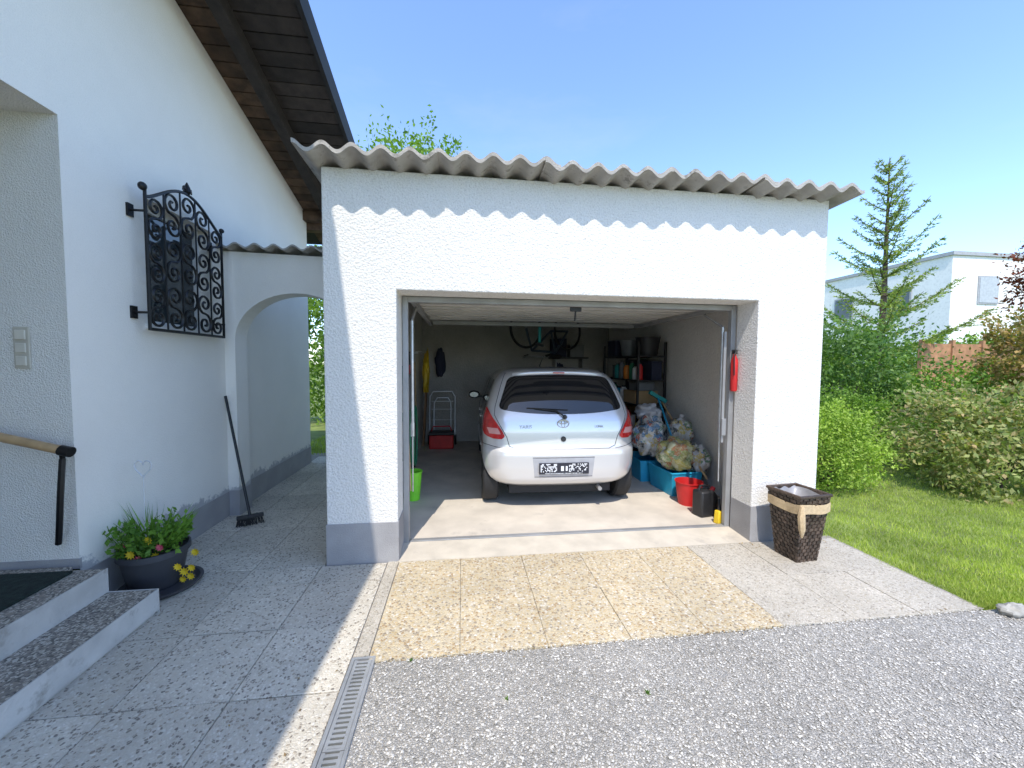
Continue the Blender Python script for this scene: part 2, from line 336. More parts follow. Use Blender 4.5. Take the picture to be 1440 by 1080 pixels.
g=MB(); g.prism([(3.13,-.05),(3.13,.002),(3.44,.022),(3.44,-.05)],'X',OL+.004,OR-.004); struct('threshold_apron',g,'concrete')
g=MB(); g.b2(-.80,3.07,3.44,7.92,-.05,.02); struct('garage_floor',g,'floor')
def stones(fn,n,seed,smin,smax,z=-.010):
    r=random.Random(seed); m=MB()
    base=[(1,0,0),(-1,0,0),(0,1,0),(0,-1,0),(0,0,1),(0,0,-1)]; fs=[(0,2,4),(2,1,4),(1,3,4),(3,0,4),(2,0,5),(1,2,5),(3,1,5),(0,3,5)]
    for i in range(n):
        x,y=fn(r); s=r.uniform(smin,smax)
        M=Matrix.Translation((x,y,z+s*.2))@Matrix.Rotation(r.uniform(0,6.28),4,'Z')@Matrix.Rotation(r.uniform(-.4,.4),4,'X')
        m.add([(M@Vector((p[0]*s*r.uniform(.7,1.2),p[1]*s*r.uniform(.6,1),p[2]*s*r.uniform(.3,.55)))) for p in base],fs)
    return m
def gp_(r):
    if r.random()<.05: return r.uniform(-.46,3.3),2.075+abs(r.gauss(0,.05))
    return r.uniform(-.45,4.8),r.uniform(.55,2.08)
m=stones(gp_,26000,5,.004,.009); mk('loose_gravel',m,'stone',label='loose grey gravel stones spread over the driveway in front of the paving',cat='gravel',kind='stuff',smooth=False)
m=MB(); r=random.Random(88)
for i in range(170):
    w=r.random()
    if w<.35: x,y,z=r.uniform(-2.3,-1.1),r.uniform(3.0,6.5),.002
    elif w<.6: x,y,z=r.uniform(-.4,3.3),2.08+r.gauss(0,.05),.003
    elif w<.8: x,y,z=r.uniform(-2.35,-.6),r.uniform(1.4,3.1),.003
    else: x,y,z=r.uniform(2.0,3.4),3.12-abs(r.gauss(0,.08)),.003
    d=Vector((r.gauss(0,1),r.gauss(0,1),.15)); leaf(m,Vector((x,y,z)),d,Vector((r.gauss(0,.3),r.gauss(0,.3),1)),r.uniform(.008,.022),r.uniform(.003,.006))
mk('leaf_litter',m,'litter',label='tiny dry leaf scraps scattered over the paving joints',cat='leaf litter',kind='stuff',smooth=False)
# ---------------- lawn ----------------
def blades(n,seed,fn,h0,h1,w=.004):
    r=random.Random(seed); m=MB()
    for k in range(n):
        x,y=fn(r); a=r.uniform(0,6.28); h=r.uniform(h0,h1); l=r.uniform(0,.8)*h; b=r.uniform(0,6.28)
        dx,dy=math.cos(a)*w,math.sin(a)*w; z=-.03
        m.v+=[(x-dx,y-dy,z),(x+dx,y+dy,z),(x+math.cos(b)*l,y+math.sin(b)*l,z+h)]; o=len(m.v)-3; m.f.append((o,o+1,o+2))
    return m
def lawn_pt(r):
    y=2.1+(r.random()**1.7)*6.5; x=3.36+.04*math.sin(y*9)+.02*math.sin(y*31)+r.random()*(2.2+1.3*y*.7)
    return x,y
m=blades(110000,11,lawn_pt,.022,.048,.0032); mk('lawn_grass',m,'blade',label='bright green short lawn grass right of the garage',cat='grass',kind='stuff',smooth=False)
def lawn2(r): return r.uniform(-3.0,-.6),7.0+r.random()*7
m=blades(14000,12,lawn2,.04,.09,.006); mk('back_lawn_grass',m,'blade',label='green grass seen through the arch behind the garage',cat='grass',kind='stuff',smooth=False)
# ---------------- garage ----------------
G=thing('garage','white rough-rendered single garage with open front and wavy grey roof','garage',(1.08,GY,0))
m=MB(); m.prism([(GL,0),(OL,0),(OL,OT),(OR,OT),(OR,0),(GR,0),(GR,3.045),(GL,3.045)],'Y',GY,GY+.27); mk('front_wall',m,'facade',G,smooth=False,bevel=.008)
IL,IR,IB=-.78,3.05,7.9
for a,b in ((GL,IL),(IR,GR)):
    m=MB(); m.b2(a,b,GY+.271,8.1,0,3.0); mk('side_wall',m,'inner' ,G,smooth=False)
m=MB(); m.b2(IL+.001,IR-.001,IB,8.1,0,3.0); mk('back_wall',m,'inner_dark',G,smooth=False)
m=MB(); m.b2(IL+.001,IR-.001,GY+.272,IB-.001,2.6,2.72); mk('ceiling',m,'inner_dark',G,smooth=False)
for a,b in ((GL,OL),(OR,GR)):
    m=MB(); m.b2(a-.006,b+.006,GY-.006,GY+.262,-.02,.32); mk('plinth',m,'plinth',G,smooth=False,bevel=.003)
def wavesheet(m,x0,x1,y0,y1,z0,z1,pitch,amp,t,x_or,n=14):
    k=max(4,int((x1-x0)/pitch*n)); vs=[];fs=[]
    for i in range(k+1):
        x=x0+(x1-x0)*i/k; w=amp*math.cos(2*PI*(x-x_or)/pitch)
        for yy,zz in ((y0,z0),(y1,z1)): vs.append((x,yy,zz+w+t/2)); vs.append((x,yy,zz+w-t/2))
    for i in range(k):
        a=i*4;b=a+4
        fs+=[(a,b,b+2,a+2),(a+1,a+3,b+3,b+1),(a,a+1,b+1,b),(a+2,b+2,b+3,a+3)]
    fs+=[(0,2,3,1),(k*4,k*4+1,k*4+3,k*4+2)]
    m.add(vs,fs)
m=MB(); pitch=.200; r=random.Random(3)
edges=[-1.17,-.30,.62,1.52,2.43,3.35]
for i in range(5):
    wavesheet(m,edges[i],edges[i+1]+(.12 if i<4 else 0),2.952+r.uniform(-.015,.015),8.35,3.085-.004*i+(.014 if i%2 else 0),2.86,pitch,.029,.028,-1.17)
mk('roof',m,'eternit',G,ang=60)
m=MB(); y0,y1=3.425,3.475
m.b2(OL+.002,OL+.05,y0,y1,.02,OT-.002); m.b2(OR-.05,OR-.002,y0,y1,.02,OT-.002); m.b2(OL+.052,OR-.052,y0,y1,OT-.05,OT-.002)
m.b2(OL+.052,OR-.052,y0,y1,.022,.032)
mk('door_frame',m,'steel_dark',G,smooth=False,bevel=.003)
m=MB(); m.b2(OL+.08,OR-.08,3.42,5.45,2.215,2.225); dp=mk('door_panel',m,'door_back',G,smooth=False)
m=MB(); k=0
while 3.50+k*.21<5.38: m.b2(OL+.09,OR-.09,3.50+k*.21,3.615+k*.21,2.160,2.214); k+=1
mk('door_ribs',m,'door_under',dp,smooth=False)
for xx in (OL+.055,OR-.10):
    m=MB(); m.b2(xx,xx+.04,3.48,5.6,2.11,2.15); mk('door_track',m,'steel_dark',G,smooth=False)
m=MB(); m.b2(OL+.12,OR-.12,5.40,5.45,2.11,2.159); mk('door_edge_bar',m,'steel_dark',dp,smooth=False)
for xx in (OL+.075,OR-.085):
    m=MB(); m.tube([(xx,3.50,.95),(xx,3.50,1.95)],.014); m.tube([(xx,3.50,.95),(xx,3.49,.45)],.006); m.box((xx,3.50,1.0),(.03,.02,.12)); m.tube([(xx,3.5,1.95),(xx,3.85,2.13)],.012)
    mk('spring_arm',m,'steel',G)
m=MB(); m.box((1.03,3.50,2.085),(.10,.03,.04)); m.tube([(1.03,3.5,2.08),(1.03,3.52,1.98)],.008); mk('door_handle',m,'plastic_black',G)
m=MB(); m.b2(2.44,2.465,3.40,3.425,.85,1.9); m.box((2.452,3.39,1.0),(.04,.02,.16)); mk('lock_bar',m,'steel_dark',G,smooth=False,bevel=.003)
# ---------------- house ----------------
H=thing('house','white rendered house with dark timber gable roof and entrance niche','house',(XH,3,0))
YR=1.4
def zr(y): return 5.62-.272*y if y>=YR else 5.62-.272*YR-.5*(YR-y)  # slope before the ridge is unseen, steepened to shape the shadow on the ground
NY,NB,NT,NF=2.72,-3.9,3.04,-1.2
WY0,WY1,WZ0,WZ1=3.34,4.14,1.86,2.82
HF=6.5
def wq(m,y0,y1,z0,z1=None):
    a=zr(y0) if z1 is None else z1; b=zr(y1) if z1 is None else z1
    m.quad((XH,y0,z0),(XH,y1,z0),(XH,y1,b),(XH,y0,a))
m=MB()
wq(m,-4,NF,0); wq(m,NF,YR,NT); wq(m,YR,NY,NT); wq(m,NY,WY0,0); wq(m,WY0,WY1,0,WZ0); wq(m,WY0,WY1,WZ1); wq(m,WY1,HF,0)
m.quad((XH,HF,0),(-10,HF,0),(-10,HF,zr(HF)),(XH,HF,zr(HF)))
m.quad((XH,-4,0),(-10,-4,0),(-10,-4,zr(-4)),(XH,-4,zr(-4)))
m.quad((-10,-4,0),(-10,HF,0),(-10,HF,zr(HF)),(-10,YR,zr(YR)),(-10,-4,zr(-4)))
D=XH-.14
m.quad((XH,WY0,WZ0),(D,WY0,WZ0),(D,WY0,WZ1),(XH,WY0,WZ1)); m.quad((XH,WY1,WZ0),(D,WY1,WZ0),(D,WY1,WZ1),(XH,WY1,WZ1))
m.quad((XH,WY0,WZ1),(XH,WY1,WZ1),(D,WY1,WZ1),(D,WY0,WZ1)); m.quad((XH,WY0,WZ0),(XH,WY1,WZ0),(D,WY1,WZ0),(D,WY0,WZ0))
mk('gable_wall',m,'house',H,smooth=False)
m=MB(); m.quad((XH,NY,.28),(NB,NY,.28),(NB,NY,NT),(XH,NY,NT)); m.quad((XH,NF,NT),(XH,NY,NT),(NB,NY,NT),(NB,NF,NT)); m.quad((NB,NF,.28),(NB,NY,.28),(NB,NY,NT),(NB,NF,NT)); m.quad((XH,NF,.0),(NB,NF,.0),(NB,NF,NT),(XH,NF,NT))
mk('entrance_niche',m,'niche',H,smooth=False)
m=MB(); m.b2(XH-.02,XH+.006,NY-.002,HF+.006,-.02,.25); mk('plinth',m,'plinth',H,smooth=False)
m=MB(); m.b2(NB,XH+.004,NY-.006,NY+.01,.28,.345); mk('plinth',m,'plinth',H,smooth=False)
w=mk('window',MB().b2(D-.03,D+.03,WY0,WY0+.05,WZ0,WZ1).b2(D-.03,D+.03,WY1-.05,WY1,WZ0,WZ1).b2(D-.03,D+.03,WY0+.05,WY1-.05,WZ0,WZ0+.05).b2(D-.03,D+.03,WY0+.05,WY1-.05,WZ1-.05,WZ1),'white_paint',H,smooth=False,bevel=.004)
mk('pane',MB().b2(D-.01,D+.002,WY0+.05,WY1-.05,WZ0+.05,WZ1-.05),'winglass',w,smooth=False)
mk('sill',MB().b2(XH-.13,XH+.04,WY0-.03,WY1+.03,WZ0-.03,WZ0+.002),'white_paint',w,smooth=False,bevel=.003)
dr=mk('door',MB().b2(NB+.002,NB+.06,.9,1.9,.3,2.4),'rail_wood',H,smooth=False,bevel=.01)
XV=-1.34; YE=7.35
def slope(m,x0,x1,y0,y1,dz0,dz1):
    z0,z1=zr(y0),zr(y1)
    m.add([(x0,y0,z0+dz0),(x1,y0,z0+dz0),(x1,y1,z1+dz0),(x0,y1,z1+dz0),(x0,y0,z0+dz1),(x1,y0,z0+dz1),(x1,y1,z1+dz1),(x0,y1,z1+dz1)],[(0,3,2,1),(4,5,6,7),(0,1,5,4),(1,2,6,5),(2,3,7,6),(3,0,4,7)])
m=MB(); slope(m,-10.5,XV-.04,YR,YE,.031,.14); slope(m,-10.5,XV-.04,-5,YR-.001,.031,.14); rf=mk('roof',m,'wood_black',H,smooth=False)
def boards(x0,x1,mat,dz):
    m=MB(); y=-4.6
    while y<YE-.05:
        a,b=y,y+.145
        if not (a<YR<b): slope(m,x0,x1,a,b-.008,dz,dz+.022)
        y+=.15
    mk('soffit',m,mat,rf,smooth=False)
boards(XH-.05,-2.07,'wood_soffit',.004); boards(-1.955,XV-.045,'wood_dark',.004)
m=MB()
slope(m,-2.07,-1.955,YR+.001,YE-.02,-.13,.028); slope(m,-2.07,-1.955,-4.9,YR,-.13,.028); mk('rafter',m,'wood_dark',rf,smooth=False,bevel=.006)
m=MB(); slope(m,XV-.04,XV,YR+.001,YE,-.05,.17); slope(m,XV-.04,XV,-5,YR,-.05,.17); mk('barge_board',m,'wood_black',rf,smooth=False)
m=MB(); m.b2(-10,XV-.3,HF+.01,HF+.15,zr(HF)-.22,zr(HF)-.04); m.b2(XH+.0,-1.7,HF-.14,HF,zr(HF)-.12,zr(HF)+.02); mk('wall_plate',m,'wood_soffit',rf,smooth=False)
m=MB(); gz=zr(YE)+.0
m.add([p for x in (-10.4,XV) for p in [(x,YE+.07+.065*math.cos(a),gz+.065*math.sin(a)) for a in [PI+PI*i/8 for i in range(9)]]],[(i,i+1,i+10,i+9) for i in range(8)]); mk('gutter',m,'steel_dark',rf)
m=MB(); m.b2(XH-.03,-2.19,-3,2.655,-.02,.262); m.b2(NB,XH-.031,-1.19,NY-.01,-.02,.262); s1=mk('step',m,'step_paint',H,smooth=False,bevel=.006)
m=MB(); m.b2(XH-.03,-2.18,-3,2.66,.263,.30); m.b2(NB,XH-.031,-1.19,NY-.008,.263,.299); mk('tread',m,'terrazzo',s1,smooth=False,bevel=.006)
m=MB(); m.b2(-2.186,-1.91,-3,2.645,-.02,.118); s2=mk('step',m,'step_paint',H,smooth=False,bevel=.006)
m=MB(); m.b2(-2.186,-1.90,-3,2.655,.119,.15); mk('tread',m,'terrazzo',s2,smooth=False,bevel=.006)
mk('riser_strip',MB().b2(-1.902,-1.896,-3,2.655,.02,.152).b2(-2.18,-1.896,2.6555,2.661,.0,.152),'step_paint',s2,smooth=False)
mk('riser_strip',MB().b2(-2.182,-2.176,-3,2.66,.152,.302),'step_paint',s1,smooth=False)
m=MB(); m.b2(-3.3,-2.33,1.0,2.62,.301,.318); mk('doormat',m,'mat',label='dark green doormat on the entrance landing',cat='doormat',smooth=False,bevel=.005)
hr=thing('handrail','wooden stair handrail on a black iron bracket beside the entrance','handrail',(-2.5,2.62,1.0))
m=MB(); m.tube([(-3.7,2.6,1.42),(-2.34,2.6,1.055)],.026,12); mk('rail',m,'rail_wood',hr)
m=MB(); m.tube([(-2.345,2.6,1.056),(-2.29,2.6,1.042)],.031,12); mk('end_cap',m,'iron',hr)
p=at(88,645,Y=2.62); q=at(80,765,Y=2.66)
m=MB(); pts=[]
for i in range(9):
    t=i/8; v=p.lerp(q,t); v.y-= .03*math.sin(t*PI); v.x+=.03*math.sin(t*PI*.9); pts.append(v)
m.tube(pts,.016,6); m.tube([p,(-2.34,2.6,1.05)],.014,6); mk('bracket',m,'iron',hr)
c=at(33,489,Y=NY); b=thing('doorbell_panel','beige triple switch panel on the niche wall by the door','switch panel',(c.x,NY,c.z-.13))
mk('plate',MB().b2(c.x-.042,c.x+.042,NY-.012,NY-.001,c.z-.125,c.z+.125),pc('switch_beige',(.50,.46,.38)),b,smooth=False,bevel=.004)
for i in range(3): mk('button',MB().b2(c.x-.028,c.x+.028,NY-.02,NY-.0125,c.z-.108+i*.078,c.z-.05+i*.078),pc('switch_white',(.62,.58,.49)),b,smooth=False,bevel=.004)
# ---------------- arch wall ----------------
A=thing('arch_wall','white wall with round arch and wavy cap between house and garage','wall',(-1.7,4.3,0))
ax,hwid,spr,top=-1.68,.60,1.80,2.29
poly=[(XH+.001,0),(ax-hwid,0)]+[(ax+hwid*math.cos(t),spr+(top-spr)*math.sin(t)) for t in [PI-PI*i/24 for i in range(25)]]+[(ax+hwid,0),(GL-.001,0),(GL-.001,2.66),(XH+.001,2.69)]
m=MB(); m.prism(poly,'Y',4.3,4.52); mk('wall',m,'house',A,smooth=False)
m=MB(); m.b2(XH+.008,ax-hwid+.006,4.294,4.526,-.02,.26); mk('plinth',m,'plinth',A,smooth=False)
m=MB(); wavesheet(m,XH-.0+.003,GL-.003,4.20,4.60,2.725,2.725,.177,.022,.016,XH); mk('cap',m,'eternit',A,ang=60)
# ---------------- window grille ----------------
GX=-2.27; gy0,gy1,gz0,gz1=3.20,4.10,1.82,2.79
gr=thing('window_grille','black wrought iron scroll grille in front of the house window','window grille',(GX,3.65,gz0))
gc=(gy0+gy1)/2
def gp(y,z): return (GX,y,z)
m=MB(); m.tube([gp(gy0,gz0-.01),gp(gy0,gz1+.035)],.012,6); m.tube([gp(gy1,gz0-.01),gp(gy1,gz1+.02)],.012,6)
m.tube([gp(gy0,gz0),gp(gy1,gz0)],.012,6)
def topz(y): return gz1-.02+.20*math.sin(PI*max(0,min(1,(y-gy0)/(gy1-gy0))))**1.3
m.tube([gp(gy0+(gy1-gy0)*i/20,topz(gy0+(gy1-gy0)*i/20)) for i in range(21)],.012,6)
mk('frame',m,'iron',gr)
def spiral(cy,cz,r0,a0,dr,turns=1.55,n=22):
    return [ (cy+r0*(1-.88*t)*math.cos(a0+dr*turns*2*PI*t), cz+r0*(1-.88*t)*math.sin(a0+dr*turns*2*PI*t)) for t in [i/n for i in range(n+1)]]
def sscroll(y,z0,h,sg,r=.0095):
    r1=h/4*1.02
    lo=spiral(y,z0+r1,r1,PI/2,sg); hi=spiral(y,z0+h-r1,r1,-PI/2,sg)
    path=[gp(*q) for q in reversed(lo)]+[gp(*q) for q in hi[1:]]
    m=MB(); m.tube(path,r,5); mk('scroll',m,'iron',gr)
for i,dy in enumerate([-.36,-.18,0,.18,.36]):
    y=gc+dy; sg=1 if i%2==0 else -1; H_=topz(y)-gz0-.01; hh_=H_/3
    for j in range(3):
        sscroll(y,gz0+.006+hh_*j,hh_-.004,sg*(1 if j%2==0 else -1),.0105)
for yy in (gc-.27,gc-.09,gc+.09,gc+.27):
    m=MB(); m.tube([gp(yy,gz0),gp(yy,topz(yy))],.007,6); mk('bar',m,'iron',gr)
m=MB(); m.tube([gp(gc,gz1+.17),gp(gc,gz1+.20),gp(gc,gz1+.24),gp(gc,gz1+.28)],[.008,.03,.022,.003],8)
for sg in (1,-1): m.tube([gp(gc,gz1+.19),gp(gc+sg*.04,gz1+.23),gp(gc+sg*.055,gz1+.20)],[.01,.012,.004],6)
mk('finial',m,'iron',gr)
for yy in (gy0,gy1):
    for zz in (gz0+.12,gz1-.12):
        m=MB(); m.tube([(GX,yy,zz),(GX+.01,yy,zz),(XH,yy,zz)],.009,6); m.box((XH+.008,yy,zz),(.016,.05,.09)); mk('bracket',m,'iron',gr)
mk('ball_end',MB().blob(gp(gy0-.02,gz1+.045),(.026,.030,.030),nu=10,nv=8,amp=.02),'iron',gr); mk('ball_end',MB().blob(gp(gy1+.01,gz1+.035),(.022,)*3,nu=10,nv=8,amp=.02),'iron',gr)
# ---------------- broom ----------------
bp=at(352,731,Z=.05); tp=at(317,557,X=XH+.03)
br=thing('broom','black long-handled broom leaning against the house wall by the arch','broom',(bp.x,bp.y,0))
mk('handle',MB().tube([bp+Vector((0,0,.03)),tp],.013,8),'iron',br)
mk('brush_head',MB().box((bp.x,bp.y,.085),(.22,.055,.03),rz=.5),'plastic_black',br,bevel=.005)
m=MB()
for i in range(150):
    a=rng.uniform(-.1,.1); b_=rng.uniform(-.022,.022); cx=bp.x+a*math.cos(.5)-b_*math.sin(.5); cy=bp.y+a*math.sin(.5)+b_*math.cos(.5)
    m.tube([(cx,cy,.07),(cx+rng.uniform(-.012,.012)+a*.1,cy+rng.uniform(-.012,.012),.003)],.0022,3)
mk('bristles',m,'rubber',br)
# ---------------- potted plant ----------------
pc0=Vector((-2.14,2.98,0))
mk('pot_saucer',MB().lathe([(.20,0),(.235,.03),(.235,.035),(.215,.035),(.19,.012)],pc0+Vector((.05,-.02,.001)),32),'pot',label='dark round saucer under the potted flowers',cat='saucer')
P=thing('potted_plant','anthracite pot with yellow flowering plant standing at the house wall','potted plant',(pc0.x,pc0.y,.013))
mk('pot',MB().lathe([(.13,.013),(.145,.03),(.185,.24),(.20,.245),(.20,.285),(.188,.285),(.18,.25)],pc0,36),'pot',P)
mk('soil',MB().lathe([(.0,.22),(.178,.235),(.15,.262),(.01,.27)],pc0,24),'pot_soil',P)
m=MB(); st=MB(); r=random.Random(21)
for i in range(85):
    a=r.uniform(0,6.28); rad=r.uniform(.02,.15); b0=pc0+Vector((math.cos(a)*rad,math.sin(a)*rad,.25)); e=b0+Vector((math.cos(a)*r.uniform(.03,.16),math.sin(a)*r.uniform(.03,.16),r.uniform(.05,.24)))
    st.tube([b0,(b0+e)/2+Vector((0,0,.02)),e],.0025,4)
    for k in range(10):
        q=b0.lerp(e,r.uniform(.3,1.05)); leaf(m,q,rv(r)+Vector((0,0,.3)),rv(r)+Vector((0,0,1.2)),r.uniform(.03,.055),r.uniform(.010,.017))
for i in range(34):
    a=r.uniform(2.2,5.2); b0=pc0+Vector((-.05+r.uniform(-.05,.05),.05,.25)); e=b0+Vector((math.cos(a)*.18,r.uniform(-.1,.1),r.uniform(.22,.38))); 
    leaf(m,b0,e-b0,rv(r),(e-b0).length,.005)
for i in range(28):
    a=r.uniform(-.9,1.1); b0=pc0+Vector((.05,0,.25)); e=b0+Vector((math.cos(a)*.22,math.sin(a)*.2,r.uniform(.12,.32))); leaf(m,b0,e-b0,rv(r),(e-b0).length,.005)
mk('foliage',m,'leaf_pot',P,smooth=False); mk('stems',st,'leaf_pot',P)
for (dx,dy,dz,pk) in [(.22,-.05,.12,0),(.24,-.02,.07,0),(.20,-.08,.17,0),(.05,-.12,.38,0),(-.08,-.10,.30,0),(.08,-.1,.26,0),(-.12,-.12,.28,0),(.23,.05,.21,0),(.02,-.16,.27,1),(.26,-.04,.14,0),(-.14,-.08,.33,1),(.12,-.12,.33,1),(.19,-.02,.05,0),(-.02,-.17,.31,0)]:
    c=pc0+Vector((dx,dy,dz)); m=MB()
    for k in range(9):
        a=k*2*PI/9+dx; leaf(m,c,Vector((math.cos(a),-.3,math.sin(a))),Vector((0,-1,.2)),.026+.01*abs(math.sin(dx*50)),.008)
    mk('flower',m,'petal_pink' if pk else 'petal',P,smooth=False)
hc=at(201,658,Y=2.98)
hs=thing('garden_heart','white wire heart on a thin garden stick in the flower pot','garden ornament',(hc.x,hc.y,.25))
m=MB(); m.tube([(hc.x,2.98,.26),(hc.x,2.98,hc.z-.05)],.003,5); mk('stick',m,pc('heart_grey',(.6,.6,.61)),hs)
pts=[]
for i in range(32):
    t=2*PI*i/32; pts.append((hc.x+.0042*16*math.sin(t)**3*.8,2.98,hc.z+.0042*(13*math.cos(t)-5*math.cos(2*t)-2*math.cos(3*t)-math.cos(4*t))))
m=MB(); m.tube(pts,.005,6,closed=True); mk('heart',m,'heart_grey',hs)
# ---------------- drain channel ----------------
dc=thing('drain_channel','narrow galvanised drain channel with slotted grate beside the gravel','drain',(-.52,1.0,-.02))
m=MB(); m.b2(-.583,-.566,-1,2.11,-.05,.004); m.b2(-.474,-.460,-1,2.11,-.05,.004); m.b2(-.566,-.474,2.095,2.11,-.05,.004); mk('channel',m,'steel',dc,smooth=False)
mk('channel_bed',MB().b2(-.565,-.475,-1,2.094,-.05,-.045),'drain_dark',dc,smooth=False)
yy=2.09
while yy>-.5:
    m=MB(); L=.5; a,b=yy-L+.004,yy
    for x0,x1 in ((-.564,-.548),(-.492,-.476)): m.b2(x0,x1,a,b,-.012,.001)
    k=0
    while b-.012-k*.0245>a+.01:
        y_=b-.006-k*.0245; m.b2(-.548,-.492,y_-.013,y_,-.012,.0005); k+=1
    m.b2(-.548,-.492,a,a+.01,-.012,.0005)
    mk('grate',m,'steel',dc,smooth=False); yy-=L
# ---------------- wicker bin ----------------
bc=Vector((2.76,2.86,0))
B=thing('wicker_bin','dark woven tapered waste bin with beige cloth tie beside the garage','waste bin',bc,rz=.10)
m=MB(); nz_=19; hh=.55
def bw(z): return .100+(.150-.100)*z/hh
for j in range(nz_):
    z0=hh*j/nz_; z1=hh*(j+.86)/nz_
    for sd in range(4):
        M=Matrix.Rotation(sd*PI/2,4,'Z'); w0=bw(z0); nseg=10
        for i in range(nseg):
            x0=-w0+2*w0*i/nseg; x1=-w0+2*w0*(i+.9)/nseg; off=.005 if (i+j)%2 else 0
            m.add([(x0,-w0-off,z0),(x1,-w0-off,z0),(x1,-bw(z1)-off,z1),(x0,-bw(z1)-off,z1),(x0,-w0+.01,z0),(x1,-w0+.01,z0),(x1,-bw(z1)+.01,z1),(x0,-bw(z1)+.01,z1)],[(0,1,2,3),(4,7,6,5),(3,2,6,7),(0,4,5,1),(0,3,7,4),(1,5,6,2)],M)
mk('body',m,'rattan',B,smooth=False,local=True)
w=bw(hh); mk('rim',MB().tube([(-w,-w,hh),(w,-w,hh),(w,w,hh),(-w,w,hh)],.014,8,closed=True),'rattan',B,local=True)
m=MB(); m.grid(lambda u,v:(-w*.90+2*w*.90*u,-w*.90+2*w*.90*v,hh-.012-.16*math.sin(u*PI)**.7*math.sin(v*PI)**.7+.01*math.sin(u*17+v*5)),18,18); mk('liner_bag',m,'liner',B,local=True)
m=MB(); zz=.46
def band(u,v):
    t=u*4; sd=int(min(t,3.999)); f=t-sd; ww=bw(zz)+.011+.005*math.sin(u*40); M=Matrix.Rotation(sd*PI/2,4,'Z'); sag=-.015*math.sin(f*PI)
    return tuple(M@Vector((-ww+2*ww*f,-ww-.002*math.sin(v*12),zz+(v-.5)*.075+sag+.005*math.sin(u*25))))
m.grid(band,80,4); mk('cloth_tie',m,'linen',B,local=True)
m=MB(); m.tube([(-w+.01,-w-.01,.48),(-w-.01,-w-.02,.41),(-w+.0,-w-.02,.31),(-w+.015,-w-.01,.24)],[.018,.026,.024,.008],7)
mk('cloth_end',m,'linen',B,local=True)
# ---------------- car ----------------
CY=3.95; CX=1.062
C=thing('parked_car','silver five-door hatchback parked nose-in inside the open garage','car',(CX,CY,.02),rz=-R(1.6))
KZ=[.26,.30,.36,.48,.60,.655,.675,.70,.85,.95,1.00,1.06,1.20,1.35,1.43,1.485,1.515,1.53]
Kyr=[.12,.055,.015,.0,.0,.010,.032,.040,.05,.07,.09,.12,.185,.265,.315,.39,.54,.9]
Khw=[.80,.820,.835,.848,.850,.849,.848,.847,.845,.835,.825,.808,.765,.710,.660,.585,.475,.24]
Krr=[.38,.35,.31,.26,.25,.25,.25,.25,.24,.23,.22,.22,.22,.23,.25,.27,.28,.13]
Kyf=[3.58,3.66,3.72,3.75,3.74,3.71,3.69,3.66,3.48,3.2,2.98,2.82,2.5,2.2,2.05,1.9,1.7,1.3]
def interp(K,z):
    if z<=KZ[0]: return K[0]
    if z>=KZ[-1]: return K[-1]
    i=0
    while KZ[i+1]<z: i+=1
    h=KZ[i+1]-KZ[i]; t=(z-KZ[i])/h
    def sl(j):
        if j==0: return (K[1]-K[0])/(KZ[1]-KZ[0])
        if j==len(K)-1: return (K[-1]-K[-2])/(KZ[-1]-KZ[-2])
        a=(K[j]-K[j-1])/(KZ[j]-KZ[j-1]); b=(K[j+1]-K[j])/(KZ[j+1]-KZ[j])
        return 0 if a*b<=0 else 2*a*b/(a+b)
    m0,m1=sl(i)*h,sl(i+1)*h
    return (2*t**3-3*t*t+1)*K[i]+(t**3-2*t*t+t)*m0+(-2*t**3+3*t*t)*K[i+1]+(t**3-t*t)*m1
BOW=.05
def OP(s,z,off=0):
    sg=1 if s>=0 else -1; s=abs(s)
    yr,hw,rr=interp(Kyr,z),interp(Khw,z),interp(Krr,z); a=hw-rr
    if s<=a: x=s; y=yr+BOW*(x/hw)**2; nx,ny=.1*x,-1
    elif s<=a+rr*PI/2:
        q=(s-a)/rr; x=a+rr*math.sin(q); y=yr+BOW*(x/hw)**2+rr*(1-math.cos(q)); nx,ny=math.sin(q),-math.cos(q)
    else:
        x=hw; y=yr+BOW+rr+(s-a-rr*PI/2); nx,ny=1,0
    dz=.02; nz=-(interp(Khw,z+dz)-interp(Khw,z-dz))/(2*dz)*abs(nx)+(interp(Kyr,z+dz)-interp(Kyr,z-dz))/(2*dz)*abs(ny)
    n=Vector((nx,ny,nz)).normalized()
    return Vector((sg*(x+n.x*off),y+n.y*off,z+n.z*off))
def sside(y,z):
    yr,hw,rr=interp(Kyr,z),interp(Khw,z),interp(Krr,z); return (y-yr-BOW-rr)+hw-rr+rr*PI/2
lev=sorted(set(KZ+[KZ[0]+(KZ[-1]-KZ[0])*i/44 for i in range(45)]))
rings=[]
for z in lev:
    yr,hw,rr,yf=[interp(K,z) for K in (Kyr,Khw,Krr,Kyf)]; a=hw-rr; half=[]
    for i in range(8): half.append(OP(a*(i+.5)/8,z))
    for i in range(12): half.append(OP(a+rr*PI/2*i/11,z))
    ys=half[-1].y; rf2=min(.5,hw*.6); ye=yf-rf2*.8
    for i in range(1,29): half.append(Vector((hw,ys+(ye-ys)*i/28,z)))
    for i in range(1,9):
        q=PI/2*i/8; half.append(Vector((hw-rf2*(1-math.cos(q)),ye+rf2*.8*math.sin(q),z)))
    for i in range(1,4): half.append(Vector(((hw-rf2)*(1-i/4),yf+.02*i/3,z)))
    rings.append(half+[Vector((-p.x,p.y,p.z)) for p in reversed(half)])
n=len(rings[0]); m=MB(); vs=[p for rg_ in rings for p in rg_]; fs=[]
for j in range(len(rings)-1):
    for i in range(n): i2=(i+1)%n; fs.append((j*n+i,j*n+i2,(j+1)*n+i2,(j+1)*n+i))
